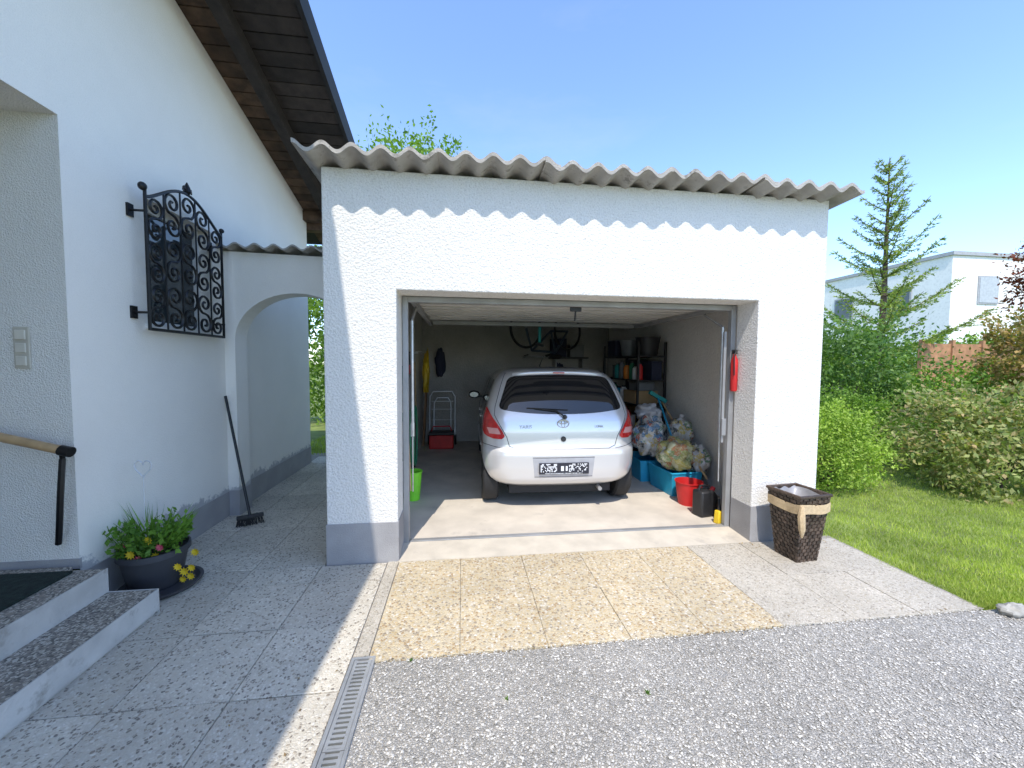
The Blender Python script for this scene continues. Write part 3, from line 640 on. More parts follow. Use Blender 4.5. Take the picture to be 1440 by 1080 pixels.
fs.append(tuple(range(n-1,-1,-1))); fs.append(tuple((len(rings)-1)*n+i for i in range(n)))
m.add(vs,fs); body=mk('body',m,'paint',C,local=True,ang=50)
AX=(.52,2.98); WR=.30
cut=MB()
for yy in AX:
    for sg in (1,-1):
        M=Matrix.Translation((sg*.80,yy,.30))@Matrix.Rotation(PI/2,4,'Y'); cut.lathe([(.350,-.24),(.350,.24)],(0,0,0),40,M)
co=mk('cutter',cut,'rubber',C,local=True)
mod=body.modifiers.new('cut','BOOLEAN'); mod.object=co; mod.operation='DIFFERENCE'; mod.solver='EXACT'
bpy.context.view_layer.update()
dg=bpy.context.evaluated_depsgraph_get(); nm=bpy.data.meshes.new_from_object(body.evaluated_get(dg))
body.modifiers.clear(); body.data=nm; nm.name='body'; bpy.data.objects.remove(co)
nm.shade_smooth(); nm.set_sharp_from_angle(angle=R(40))
mk('underbody',MB().b2(-.56,.56,.17,3.5,.17,.32),'rubber',C,local=True,smooth=False)
def panel2(name,fn,mat,par,off=.004,nu=16,nv=12):
    m=MB()
    def g(u,v):
        s,z=fn(u,v); return tuple(OP(s,z,off))
    m.grid(g,nu,nv); return mk(name,m,mat,par,local=True,ang=80)
def rnd(z,z0,z1,r):
    d=min(z-z0,z1-z); return 0 if d>=r else r*(1-math.sqrt(max(0,1-((r-d)/r)**2)))
def gfn(u,v):
    z=1.03+.415*v; w_=.690-.30*(z-1.03)-rnd(z,1.03,1.445,.070); k=2*u-1; s=w_*k
    z=z+(.040*(abs(k)**2.4))*(1-v)-.020*v*k*k
    return s,z
panel2('rear_window',gfn,'carglass',C,.004,40,30)
def dens(pts,k=8):
    o=[]
    for i in range(len(pts)-1):
        for j in range(k): t=j/k; o.append((pts[i][0]*(1-t)+pts[i+1][0]*t,pts[i][1]*(1-t)+pts[i+1][1]*t))
    return o+[pts[-1]]
def ribbon(pts,w,mat,name,par,off=.0):
    m=MB(); m.tube([OP(s,z,off) for s,z in pts],w,4); return mk(name,m,mat,par,local=True)
hat=[(-.62,1.458),(-.725,1.10),(-.73,1.02),(-.60,.80),(-.57,.70),(-.50,.670),(.50,.670),(.57,.70),(.60,.80),(.73,1.02),(.725,1.10),(.62,1.458)]
ribbon(dens(hat,10),.0035,'rubber','hatch_seam',body)
ribbon(dens([(-.57,.670),(-.80,.70),(-1.1,.70)],10),.003,'rubber','bumper_seam',body)
ribbon(dens([(.57,.670),(.80,.70),(1.1,.70)],10),.003,'rubber','bumper_seam',body)
LZ=[.775,.80,.86,.93,1.0,1.05,1.085]; LI=[.65,.615,.645,.695,.755,.80,.85]; LO=[.74,.86,.935,.94,.93,.91,.885]
def li(K,z):
    for i in range(len(LZ)-1):
        if z<=LZ[i+1]: t=(z-LZ[i])/(LZ[i+1]-LZ[i]); return K[i]*(1-t)+K[i+1]*t
    return K[-1]
for sg in (-1,1):
    def lf_(u,v,a=LZ[0],b=LZ[-1]):
        z=a+(b-a)*v; return sg*(li(LI,z)+(li(LO,z)-li(LI,z))*u),z
    L=panel2('tail_lamp',lf_,'lamp_red',C,.010,14,18)
    def lr_(u,v):
        z=.825+.06*v; return sg*(li(LI,z)+.03+.13*u),z
    panel2('lamp_reflector',lr_,'lamp_clear',L,.013,6,4)
m=MB(); 
def rec(u,v):
    x=-.33+.66*u; z=.385+.20*v; x*=1-.06*(1-v); return tuple(OP(x,z,.003))
m.grid(rec,16,6); mk('plate_recess',m,pc('recess_shade_silver',(.46,.46,.49),.4,metal=.4),body,local=True)  # patch on the bumper surface; shade of the recess painted as darker silver
ribbon([(-.33+.66*i/12,.587) for i in range(13)],.004,pc('groove',(.12,.12,.13)),'recess_edge',body,.003)
ribbon([(-.31+.62*i/12,.383) for i in range(13)],.004,'groove','recess_edge',body,.003)
pl=mk('number_plate',MB().box((0,-.010,.475),(.53,.012,.118)),'platedark',C,local=True,smooth=False,bevel=.003)
r=random.Random(4)
for x0,x1 in ((-.245,-.075),(.055,.245)):
    m=MB(); x=x0
    while x<x1:
        for k in range(7):
            if r.random()<.45: m.box((x,-.017,.445+k*.0125),(.010,.002,.010))
        x+=.0115
    mk('plate_marks',m,'platewhite',pl,local=True,smooth=False)
m=MB(); m.box((-.02,-.017,.475),(.03,.002,.05)); mk('plate_badge',m,'platewhite',pl,local=True,smooth=False)
m=MB(); m.box((.025,-.017,.475),(.02,.002,.05)); mk('plate_badge',m,'platewhite',pl,local=True,smooth=False)
m=MB()
x=-.2
while x<.2:
    m.box((x,-.017,.424),(.010 if r.random()<.6 else .006,.002,.007)); x+=.015
mk('plate_frame_marks',m,'platewhite',pl,local=True,smooth=False)
def text(s,size,loc,mat,par,name,ext=.001):
    cu=bpy.data.curves.new('t','FONT'); cu.body=s; cu.size=size; cu.extrude=ext; cu.align_x='CENTER'
    o=bpy.data.objects.new('t',cu); col.objects.link(o); bpy.context.view_layer.update()
    me=bpy.data.meshes.new_from_object(o.evaluated_get(bpy.context.evaluated_depsgraph_get())); bpy.data.objects.remove(o)
    me.transform(Matrix.Translation(loc)@Matrix.Rotation(PI/2,4,'X')); me.materials.clear(); me.materials.append(MT[mat]); me.name=name
    q=bpy.data.objects.new(name,me); col.objects.link(q); q.parent=par; WM[q.name]=WM[par.name]; return q
text('YARIS',.052,(-.40,OP(-.40,.90).y-.004,.885),'steel_dark',body,'lettering')
text('LUNA',.036,(.39,OP(.39,.90).y-.004,.89),'steel_dark',body,'lettering')
ye=OP(0,.935).y-.006
em=MB()
def ell(cx,cz,rx,rz_): return [(cx+rx*math.cos(2*PI*i/24),ye,cz+rz_*math.sin(2*PI*i/24)) for i in range(24)]
em.tube(ell(0,.935,.062,.042),.0055,6,closed=True); em.tube(ell(0,.935,.020,.040),.005,6,closed=True); em.tube(ell(0,.953,.045,.020),.005,6,closed=True)
mk('emblem',em,'chrome',body,local=True)
mk('hatch_lock',MB().lathe([(.0,-.004),(.028,-.004),(.028,.006),(.0,.006)],(0,0,0),20,Matrix.Translation((0,OP(0,.775).y-.004,.775))@Matrix.Rotation(PI/2,4,'X')),'plastic_black',body,local=True)
p0=OP(0.02,1.00,.012); m=MB(); m.lathe([(.0,0),(.024,0),(.020,.03),(.0,.034)],(0,0,0),14,Matrix.Translation(p0)@Matrix.Rotation(PI/2,4,'X')); m.tube([p0+Vector((0,-.02,0)),OP(-.06,1.055,.02),OP(-.30,1.085,.018)],[.010,.007,.006],6); m.tube([OP(.06-.026*i,1.070+.0012*i,.010) for i in range(0,18)],.0055,5)
mk('rear_wiper',m,'plastic_black',C,local=True)
m=MB(); m.grid(lambda u,v:tuple(OP(-.52+1.04*u,1.452-.02*(2*u-1)**2+.04*v,.014*math.sin(v*PI)+.001)+Vector((0,-.02*math.sin(v*PI)*(1-abs(2*u-1)**4),0))),24,6); mk('roof_lip',m,'paint',C,local=True,ang=80)
mk('high_brake_lamp',MB().box((0,OP(0,1.467).y-.038,1.467),(.13,.012,.012)),'lamp_red',C,local=True,bevel=.003)
mk('aerial',MB().tube([(0,1.6,1.53),(0,1.45,1.60),(0,1.25,1.68)],[.01,.004,.002],6),'plastic_black',C,local=True)
for sg in (-1,1):
    def f1(u,v):
        z=1.0+.37*v; a=.66+.12*(z-1.0)/.35+rnd(z,1.0,1.37,.05); b=1.42
        return sg*sside(a+(b-a)*u,z),z
    def f2(u,v):
        z=1.0+.37*v; a=1.50; b=2.42-.9*(z-1.0); return sg*sside(a+(b-a)*u,z),z
    panel2('side_window',f1,'carglass',C,.003,12,10); panel2('side_window',f2,'carglass',C,.003,12,10)
    for pts in ([(1.46,.34),(1.46,1.40)],[(.90,.66),(.86,.95),(.74,1.38)],[(2.48,.34),(2.52,.98)]):
        P_=[OP(sg*sside(y,z),z,.0) for y,z in dens(pts,10)]; mk('door_seam',MB().tube(P_,.003,4),'rubber',body,local=True)
    for y in (1.0,1.72):
        P_=[OP(sg*sside(y+.18*i/6,.90),.90,.012+.012*math.sin(PI*i/6)) for i in range(7)]; mk('door_handle',MB().tube(P_,.011,6),'paint',C,local=True)
    P_=[OP(sg*sside(.95+1.6*i/12,.55),.55,.004) for i in range(13)]; mk('side_moulding',MB().tube(P_,.012,6),pc('moulding',(.40,.40,.43)),body,local=True)
    mp=OP(sg*sside(2.36,1.04),1.04,.0)
    mi=mk('door_mirror',MB().blob((mp.x+sg*.12,mp.y,mp.z+.03),(.095,.045,.062),nu=16,nv=10,amp=.03),'plastic_black',C,local=True)
    mk('mirror_arm',MB().box((mp.x+sg*.03,mp.y,mp.z-.0),(.08,.03,.03)),'plastic_black',mi,local=True,bevel=.004)
    mk('mirror_glass',MB().lathe([(0,0),(.9,0),(.9,.05),(0,.05)],(0,0,0),20,Matrix.Translation((mp.x+sg*.12,mp.y-.040,mp.z+.03))@Matrix.Diagonal((.075,.1,.045,1))@Matrix.Rotation(PI/2,4,'X')),pc('mirror_dull',(.25,.26,.28),.25,metal=.8),mi,local=True)
    mk('headlamp',MB().blob((sg*.62,3.55,.72),(.16,.14,.10),amp=.05),'lamp_clear',C,local=True)
m=MB(); m.grid(lambda u,v:((-.5+u)*1.10*(1.15-.3*v),interp(Kyf,1.04+.4*v)+.025-.14*(2*u-1)**2,1.04+.4*v),16,10); mk('windscreen',m,'carglass',C,local=True)
for yy in AX:
    for sg in (1,-1):
        Mw=Matrix.Translation((sg*.755,yy,WR))@Matrix.Rotation(sg*PI/2,4,'Y')
        wh=mk('wheel',MB().lathe([(.19,-.08),(.27,-.09),(.295,-.07),(.30,-.03),(.30,.03),(.295,.07),(.27,.09),(.20,.085),(.19,.07)],(0,0,0),40,Mw),'rubber',C,local=True)
        m=MB(); m.lathe([(.0,.05),(.06,.075),(.07,.05),(.17,.045),(.198,.08),(.198,.0)],(0,0,0),36,Mw)
        for k in range(9):
            M2=Mw@Matrix.Rotation(k*2*PI/9,4,'Z'); m.b2(.05,.19,-.018,.018,.05,.078,M2)
        mk('rim',m,'rim',wh,local=True,ang=30)
mk('exhaust',MB().tube([(.42,.08,.22),(.42,.5,.24)],.022,10),'steel_dark',C,local=True)
# ---------------- generic items ----------------
def bucket(name,label,x,y,z,r0,r1,h,mat,handle=True,cat='bucket',group=None):
    t=thing(name,label,cat,(x,y,z),group=group)
    mk('body',MB().lathe([(r0,0),(r1,h-.01),(r1+.008,h-.01),(r1+.008,h),(r1-.004,h),(r0-.004,.01)],(x,y,z),28),mat,t)
    if handle:
        a=rng.uniform(-.5,.5); mk('handle',MB().tube([(x+r1*math.cos(q)*math.cos(a),y+r1*math.cos(q)*math.sin(a)-.01*math.sin(q),z+h-.015-.35*r1*math.sin(q)) for q in [PI*i/14 for i in range(15)]],.004,6),'steel',t)
    return t
f0=.02
bucket('bucket','red plastic bucket on the garage floor beside the black canister',*at(968,708,Z=f0).xy,f0,.11,.145,.26,'red_plastic')
q=at(996,727,Z=f0); t=thing('canister','black plastic canister on the floor by the right door post','canister',(q.x,q.y+.06,f0),rz=.2)
m=MB(); m.prism([(-.11,0),(.11,0),(.11,.21),(.05,.27),(-.11,.27)],'Y',-.07,.07); mk('body',m,'plastic_black',t,local=True,bevel=.02)
mk('handle',MB().tube([(-.09,0,.27),(-.07,0,.315),(.03,0,.315),(.05,0,.27)],.012,8),'plastic_black',t,local=True); mk('cap',MB().tube([(.08,0,.24),(.105,0,.285)],.022,12),'red_plastic',t,local=True)
q=at(1012,735,Z=f0); t=thing('dustpan','yellow dustpan standing on the floor at the right door post','dustpan',(q.x,q.y,f0),rz=.3)
mk('pan',MB().prism([(-.06,0),(.06,0),(.08,.11),(-.045,.13)],'Y',-.03,.03),'yellow_plastic',t,local=True,bevel=.01); mk('handle',MB().tube([(0,0,.11),(.03,.04,.22)],.012,8),'plastic_black',t,local=True)
def tub(x,y,w,d,h,label,rz=0,z=f0,mat='blue_plastic'):
    t=thing('storage_tub',label,'storage tub',(x,y,z),rz=rz)
    M=lambda k,zz:[(-w/2*k,-d/2*k,zz),(w/2*k,-d/2*k,zz),(w/2*k,d/2*k,zz),(-w/2*k,d/2*k,zz)]
    m=MB(); vs=M(.88,0)+M(1,h)+M(.96,h)+M(.85,.01); m.add(vs,[(3,2,1,0)]+[(i,(i+1)%4,4+(i+1)%4,4+i) for i in range(4)]+[(4+i,4+(i+1)%4,8+(i+1)%4,8+i) for i in range(4)]+[(8+i,8+(i+1)%4,12+(i+1)%4,12+i) for i in range(4)]+[(12,13,14,15)])
    mk('body',m,mat,t,local=True,bevel=.012); mk('rim',MB().tube([(-w/2,-d/2,h),(w/2,-d/2,h),(w/2,d/2,h),(-w/2,d/2,h)],.012,6,closed=True),mat,t,local=True); return t
tub(2.64,4.55,.40,.55,.28,'light blue storage tub nearest the garage opening, under the full bags',.05)
tub(2.56,5.15,.40,.58,.28,'light blue storage tub behind the first one, by the shelf',-.04)
def sack(name,label,c,r,seed,mat='toys',neck=True):
    t=thing(name,label,'bag',(c[0],c[1],c[2]-r[2]))
    mk('body',MB().blob(c,r,seed,.17,2.4,44,30,-.9),mat,t)
    if neck: mk('neck',MB().tube([(c[0],c[1],c[2]+r[2]*.8),(c[0]+.01,c[1],c[2]+r[2]*1.05),(c[0]+.03,c[1],c[2]+r[2]*1.25)],[.05,.015,.04],9),'bagwhite',t)
sack('filled_sack','yellow-green sack of odds bulging out of the front blue tub',(2.62,4.50,.48),(.20,.24,.20),1,'toys2',False)
sack('filled_sack','clear sack of mixed bits leaning above the rear blue tub',(2.54,5.02,.60),(.22,.24,.28),2)
sack('filled_sack','smaller clear sack beside the shelf and right wall',(2.86,4.82,.70),(.15,.2,.18),3,'toys')
sack('filled_sack','white sack slumped on top of the rear clear sack',(2.60,5.2,.92),(.16,.2,.12),6,'bagwhite',False)
sack('filled_sack','low clear sack squeezed between front tub and wall',(2.88,4.45,.42),(.13,.16,.18),9,'toys',False)
def pole(name,label,p,q,mat,head=None,hm='plastic_black',r=.012,cat='tool'):
    t=thing(name,label,cat,(p.x,p.y,max(0,p.z))); mk('handle',MB().tube([p,q],r,8),mat,t)
    if head: mk('head',head,hm,t)
    return t
p=at(958,652,Y=4.30); q=at(925,558,Y=5.2); pole('broom','blue-handled broom leaning over the sacks towards the shelf',p,q,'blue_plastic',MB().box(q,(.28,.05,.05),ry=.5),'teal',cat='broom')
p=at(994,674,Y=4.15); q=at(930,564,Y=5.3); pole('rake','wooden-handled rake leaning across the sacks on the right',p,q,'pale_wood',MB().box(q,(.25,.03,.04),ry=.7),'steel_dark',cat='rake')
SX0,SX1,SY0,SY1=2.55,3.0,5.45,6.85
S=thing('shelf_unit','black metal shelf unit along the right garage wall','shelf',(2.78,6.15,f0))
for x in (SX0,SX1-.03):
    for y in (SY0,SY1-.03):
        mk('post',MB().b2(x,x+.03,y,y+.03,f0,1.92),'plastic_black',S,smooth=False)
lv=[.25,.62,1.0,1.36,1.72]
for z in lv: mk('shelf_board',MB().b2(SX0+.001,SX1-.001,SY0+.001,SY1-.001,z-.02,z),'plastic_black',S,smooth=False)
r=random.Random(9)
def can(x,y,z,rad,h,mat,name,label,cat,cap=None):
    t=thing(name,label,cat,(x,y,z)); mk('body',MB().lathe([(rad*.95,0),(rad,.01),(rad,h*.75),(rad*.5,h*.9),(rad*.45,h*.92)],(x,y,z),18),mat,t); mk('cap',MB().lathe([(rad*.5,h*.9),(rad*.5,h),(0.0,h+.002)],(x,y,z),14),cap or 'plastic_black',t)
def carton(x,y,z,w,d,h,mat,label,name='cardboard_box',cat='box'):
    t=thing(name,label,cat,(x,y,z),rz=r.uniform(-.1,.1)); mk('body',MB().b2(-w/2,w/2,-d/2,d/2,0,h),mat,t,local=True,smooth=False,bevel=.006); mk('lid',MB().b2(-w/2-.006,w/2+.006,-d/2-.006,d/2+.006,h+.001,h+.02),mat,t,local=True,smooth=False,bevel=.004)
bucket('bucket','large black bucket on the top shelf nearest the opening',2.80,5.66,1.72,.14,.18,.28,'plastic_black')
bucket('bucket','dark grey bucket on the top shelf behind the large black one',2.72,6.12,1.72,.12,.155,.26,'grey_plastic')
carton(2.76,6.55,1.72,.36,.36,.26,'navy','dark blue box at the far end of the top shelf','storage_box')
for (y,z,rd,h,mt,lb) in [(5.55,1.36,.045,.26,'red_plastic','red spray bottle on the second shelf from the top'),(5.68,1.36,.05,.22,'white_plastic','white bottle on the second shelf beside the red one'),(5.81,1.36,.045,.28,'hose_green','dark green bottle on the second shelf from the top'),(6.0,1.36,.055,.24,'orange_plastic','orange bottle on the second shelf, past the green one'),(6.2,1.36,.05,.29,'grey_plastic','grey tall bottle on the second shelf'),(5.55,.62,.05,.26,'yellow_plastic','yellow bottle on the lower shelf nearest the sacks'),(5.72,.62,.05,.22,'white_plastic','white bottle on the lower shelf beside the yellow one'),(5.95,.62,.05,.27,'red_plastic','red bottle on the lower shelf'),(6.3,1.0,.05,.22,'blue_plastic','blue bottle on the middle shelf past the cardboard box'),(6.12,1.0,.055,.25,'white_plastic','white bottle on the middle shelf next to the blue one'),(6.38,1.36,.05,.25,'teal','teal bottle on the second shelf past the tall grey one'),(6.48,1.0,.05,.28,'hose_green','green bottle at the far end of the middle shelf'),(6.15,.62,.055,.24,'grey_plastic','grey bottle on the lower shelf past the red one')]:
    can(2.63,y,z,rd,h,mt,'bottle',lb,'bottle')
for (y,z,w_,h_,mt,lb) in [(5.7,1.36,.16,.26,'navy','dark box at the back of the second shelf nearest the opening'),(5.75,.62,.16,.29,'grey_plastic','grey box at the back of the lower shelf'),(6.15,1.36,.16,.29,'plastic_black','black box at the back of the second shelf'),(6.25,1.0,.16,.28,'navy','dark box at the back of the middle shelf')]:
    carton(2.88,y,z,w_,.4,h_,mt,lb,'storage_box')
carton(2.74,5.75,1.0,.36,.42,.17,'cardboard','tan cardboard box on the middle shelf')
carton(2.76,5.75,1.192,.26,.30,.11,'grey_plastic','small grey box stacked on the tan cardboard box','storage_box')
carton(2.80,6.55,1.36,.3,.24,.2,'grey_plastic','grey box at the far end of the second shelf','storage_box')
carton(2.78,6.52,.62,.34,.4,.26,'cardboard','brown carton at the far end of the lower shelf')
carton(2.78,6.1,.25,.36,.6,.28,'navy','dark crate on the bottom shelf','crate')
t=thing('wall_shelf','dark bracket shelf on the back wall right of the bicycle','shelf',(2.05,7.75,1.72))
mk('board',MB().b2(1.75,2.5,7.55,7.898,1.70,1.73),'plastic_black',t,smooth=False)
for x in (1.85,2.4): mk('bracket',MB().b2(x,x+.02,7.62,7.897,1.50,1.699),'steel_dark',t,smooth=False)
carton(1.92,7.72,1.732,.30,.26,.34,'navy','dark square box on the wall shelf at the back','storage_box')
carton(2.28,7.72,1.732,.28,.26,.22,'grey_plastic','low grey box on the wall shelf at the back','storage_box')
t=thing('work_coat','dark coat hanging under the wall shelf at the back','coat',(1.9,7.8,1.0)); mk('cloth',MB().blob((1.95,7.78,1.30),(.16,.07,.30),11,.15,3,16,12),'navy',t); mk('hook',MB().tube([(1.95,7.89,1.62),(1.95,7.8,1.6)],.008,6),'steel',t)
# left side
q=at(581,702,Z=f0); bucket('laundry_bucket','neon green bucket just inside the left door post',q.x,q.y,f0,.075,.100,.33,'neon_green')
t=thing('garden_hose','dark green garden hose hung in loops on the left garage wall','hose',(-.66,4.65,.5))
for k in range(6):
    m=MB(); m.tube([(-.74+.035*k,4.75+(.12+.01*k)*math.sin(a)+.02*k,.70+(.26+.02*k)*math.cos(a)) for a in [2*PI*i/24 for i in range(24)]],.014,6,closed=True); mk('coil',m,'hose_green',t)
p=at(571,545,Y=3.62); q=at(577,690,Y=3.62); pole('wooden_pole','thin wooden pole standing behind the left door post',q,p,'pale_wood',None,r=.010,cat='pole')
q=at(622,626,Z=f0); t=thing('sack_truck','silver folding hand truck standing at the back left','hand truck',(q.x,q.y,f0))
Y0=q.y; xx=q.x; m=MB()
for w_,h in ((.24,1.04),(.16,.92)):
    m.tube([(xx-w_,Y0,.06),(xx-w_,Y0+.12,h-.1),(xx-w_+.06,Y0+.13,h),(xx+w_-.06,Y0+.13,h),(xx+w_,Y0+.12,h-.1),(xx+w_,Y0,.06)],.013,6)
for z in (.3,.5,.7,.85): m.tube([(xx-.21,Y0+.02+.1*z,z),(xx+.21,Y0+.02+.1*z,z)],.009,6)
mk('frame',m,pc('bright_tube',(.5,.5,.52),.35,metal=.6),t)
for sg in (1,-1): mk('wheel',MB().lathe([(0,-.02),(.09,-.02),(.1,0),(.09,.02),(0,.02)],(0,0,0),20,Matrix.Translation((xx+sg*.25,Y0+.04,.12))@Matrix.Rotation(PI/2,4,'Y')),'rubber',t)
t=thing('cool_box','red cool box with dark lid in front of the hand truck','cool box',(xx,Y0-.22,f0))
mk('body',MB().b2(xx-.22,xx+.22,Y0-.36,Y0-.10,f0,.27),'red_plastic',t,smooth=False,bevel=.02); mk('lid',MB().b2(xx-.225,xx+.225,Y0-.365,Y0-.095,.272,.33),'plastic_black',t,smooth=False,bevel=.015); mk('handle',MB().tube([(xx-.19,Y0-.23,.32),(xx-.15,Y0-.23,.42),(xx+.15,Y0-.23,.42),(xx+.19,Y0-.23,.32)],.012,6),'red_plastic',t)
q=at(655,618,Z=f0); bucket('bucket','dark bucket with pale rim on the floor left of the car nose',q.x,q.y,f0,.12,.14,.36,'grey_plastic')
t=thing('rain_jacket','yellow jacket hanging on the back of the left wall','jacket',(-.66,7.2,1.0))
mk('cloth',MB().blob((-.64,7.2,1.42),(.06,.14,.36),5,.22,3,20,14),'yellow_plastic',t); mk('hook',MB().tube([(-.78,7.2,1.8),(-.68,7.2,1.78)],.008,6),'steel',t)
t=thing('dark_coat','dark coat hanging in the back left corner above the hand truck','coat',(-.45,7.85,1.0))
mk('cloth',MB().blob((-.42,7.78,1.60),(.10,.06,.28),8,.15,3,16,12),'navy',t); mk('hook',MB().tube([(-.42,7.89,1.9),(-.42,7.8,1.86)],.008,6),'steel',t)
mk('wooden_board',MB().box((-.68,7.45,.75),(.03,.22,1.4),ry=.05),pc('brown_wood',(.28,.15,.07),.7),label='upright wooden board leaning against the left wall at the back',cat='board',smooth=False,bevel=.004)
p=Vector((-.74,6.6,f0+.02)); q=Vector((-.76,6.5,1.6)); pole('spade','long-handled spade leaning on the left garage wall',q,p,'pale_wood',MB().box((-.74,6.6,.18),(.02,.17,.28)),'steel_dark',cat='spade')
p=Vector((-.70,5.9,f0+.02)); q=Vector((-.76,5.85,1.75)); pole('hoe','dark-handled garden hoe leaning on the left garage wall nearer the opening',q,p,'plastic_black',MB().box((-.70,5.9,1.74),(.12,.05,.03)),'steel_dark',cat='hoe')
p=Vector((-.68,5.2,f0+.02)); q=Vector((-.76,5.15,1.55)); pole('leaf_rake','green-handled leaf rake leaning on the left wall by the hose',q,p,'hose_green',MB().box((-.70,5.2,1.5),(.04,.3,.12)),'red_plastic',cat='rake')
# hanging bicycle
K=thing('bicycle','dark bicycle hung upside down from the garage ceiling behind the car','bicycle',(1.5,6.8,1.6))
def bq(l,w_,z): a=1.05; return Vector((1.52+l*math.sin(a)+w_*math.cos(a),6.9+l*math.cos(a)-w_*math.sin(a),z))
def wheelring(l,z,rad):
    w_=mk('wheel',MB().tube([bq(l+rad*math.cos(a),0,z+rad*math.sin(a)) for a in [2*PI*i/32 for i in range(32)]],.022,8,closed=True),'rubber',K)
    m=MB()
    for i in range(12): a=2*PI*i/12; m.tube([bq(l,0,z),bq(l+rad*math.cos(a),0,z+rad*math.sin(a))],.0025,3)
    mk('spokes',m,'steel',w_)
wheelring(-.5,2.20,.33); wheelring(.5,2.20,.33)
wa,wb,bb,st_,hd=bq(.5,0,2.20),bq(-.5,0,2.20),bq(.08,0,2.18),bq(.2,0,1.80),bq(-.36,0,1.82)
m=MB()
for a,b in ((wa,bb),(wa,st_),(bb,st_),(bb,hd),(st_,hd),(hd,wb)): m.tube([a,b],.021,8)
mk('frame',m,pc('bike_blue_grey',(.05,.07,.10),.3),K); mk('saddle',MB().blob(tuple(bq(.22,0,1.72)),(.13,.08,.04),2,.05),'rubber',K)
mk('handlebar',MB().tube([bq(-.22,-.30,1.74),bq(-.34,-.26,1.70),bq(-.38,-.08,1.72),bq(-.38,.08,1.72),bq(-.34,.26,1.70),bq(-.22,.30,1.74)],.016,8),'steel',K)
for sg in (-1,1): mk('grip',MB().tube([bq(-.20,sg*.305,1.745),bq(-.30,sg*.275,1.72)],.022,8),'rubber',K)
t=thing('hanging_pump','teal pump hanging on a cord below the raised door','pump',(1.12,5.6,1.8))
mk('cord',MB().tube([(1.12,5.62,2.6),(1.12,5.62,2.10)],.004,5),'plastic_black',t); mk('body',MB().tube([(1.12,5.62,2.12),(1.12,5.62,1.90)],.022,8),'teal',t); mk('grip',MB().tube([(1.06,5.62,1.88),(1.18,5.62,1.85)],.018,8),'plastic_black',t)
t=thing('fire_extinguisher','slim red fire extinguisher hung on the right door post','fire extinguisher',(OR-.05,3.38,1.34))
x0,y0_,z0=OR-.036,3.385,1.34
mk('body',MB().lathe([(.024,0),(.030,.015),(.030,.29),(.015,.33),(.012,.35)],(x0,y0_,z0),18),'red_plastic',t); mk('valve',MB().box((x0,y0_,z0+.37),(.025,.05,.04)),'plastic_black',t,bevel=.004); mk('hose',MB().tube([(x0,y0_-.025,z0+.37),(x0-.03,y0_-.035,z0+.34),(x0-.028,y0_-.04,z0+.15)],.005,6),'plastic_black',t)
# ---------------- vegetation ----------------
def cloud(m,c,rad,n,size,r,clumps=70,tight=.16,inner=.25,asp=.42,zlo=-.75):
    c=Vector(c); mr=(rad[0]+rad[1]+rad[2])/3; per=max(1,n//clumps)
    for k in range(clumps):
        d=rv(r)
        while d.z<zlo: d=rv(r)
        f=r.uniform(.72,1.08) if r.random()>inner else r.uniform(.3,.7)
        q=c+Vector((d.x*rad[0],d.y*rad[1],d.z*rad[2]))*f; tg=tight*mr*r.uniform(.5,1.5)
        for i in range(per):
            p=q+Vector((r.gauss(0,tg),r.gauss(0,tg),r.gauss(0,tg*.8)))
            if p.z<.0: p.z=r.uniform(0,.1)
            s=size*r.uniform(.6,1.3); leaf(m,p,rv(r)+d*.6,rv(r)+d*.5+Vector((0,0,.6)),s,s*asp*.6)
def shrub(name,label,c,rad,n,size,mat,seed,clumps=70,tight=.16,asp=.42,spikes=0,zlo=-.75):
    r=random.Random(seed); t=thing(name,label,'shrub',(c[0],c[1],0))
    m=MB(); cloud(m,c,rad,n,size,r,clumps,tight,asp=asp,zlo=zlo)
    for i in range(spikes):
        a=r.uniform(0,6.28); f=r.uniform(.5,1); b0=Vector((c[0]+rad[0]*.6*f*math.cos(a),c[1]+rad[1]*.6*f*math.sin(a),c[2]+rad[2]*.5)); e=b0+Vector((math.cos(a)*rad[0]*.5,math.sin(a)*rad[1]*.5,rad[2]*r.uniform(.3,.75)))
        for j in range(16): leaf(m,b0.lerp(e,j/15)+rv(r)*.03,rv(r)+(e-b0).normalized(),rv(r),size*r.uniform(.7,1.2),size*asp*.6)
    mk('foliage',m,mat,t,smooth=False)
    m=MB()
    for i in range(9):
        a=r.uniform(0,6.28); f=r.uniform(.2,.55); m.tube([(c[0]+.05*math.cos(a),c[1]+.05*math.sin(a),-.02),(c[0]+rad[0]*f*.5*math.cos(a),c[1]+rad[1]*f*.5*math.sin(a),c[2]*.6),(c[0]+rad[0]*f*math.cos(a),c[1]+rad[1]*f*math.sin(a),c[2]+rad[2]*.4*r.random())],[.016,.010,.004],5)
    mk('stems',m,'bark',t)
shrub('shrub','rounded light green bush at the garage corner behind the bin',(4.85,4.62,.50),(.62,.55,.55),17000,.040,'leaf_light',31,230,.12,spikes=6,zlo=-.98)
shrub('shrub','big dark green bush between the garage and the tall fir',(7.9,7.4,1.2),(1.55,1.3,1.25),16000,.085,'leaf_dark',32,170,spikes=40)
shrub('shrub','spreading pale pinkish-green bush at the lawn edge on the right',(7.0,4.25,.55),(1.10,.80,.68),13000,.068,'leaf_pale',33,100,.13,spikes=70)
shrub('shrub','mid green bush behind the pale spreading one',(8.9,6.1,.75),(1.2,.8,.80),8000,.07,'leaf_mid',34,80,spikes=30)
shrub('shrub','low green bush between the light rounded bush and the pale one',(6.75,5.85,.55),(.80,.6,.60),7000,.055,'leaf_mid',35,70,spikes=30)
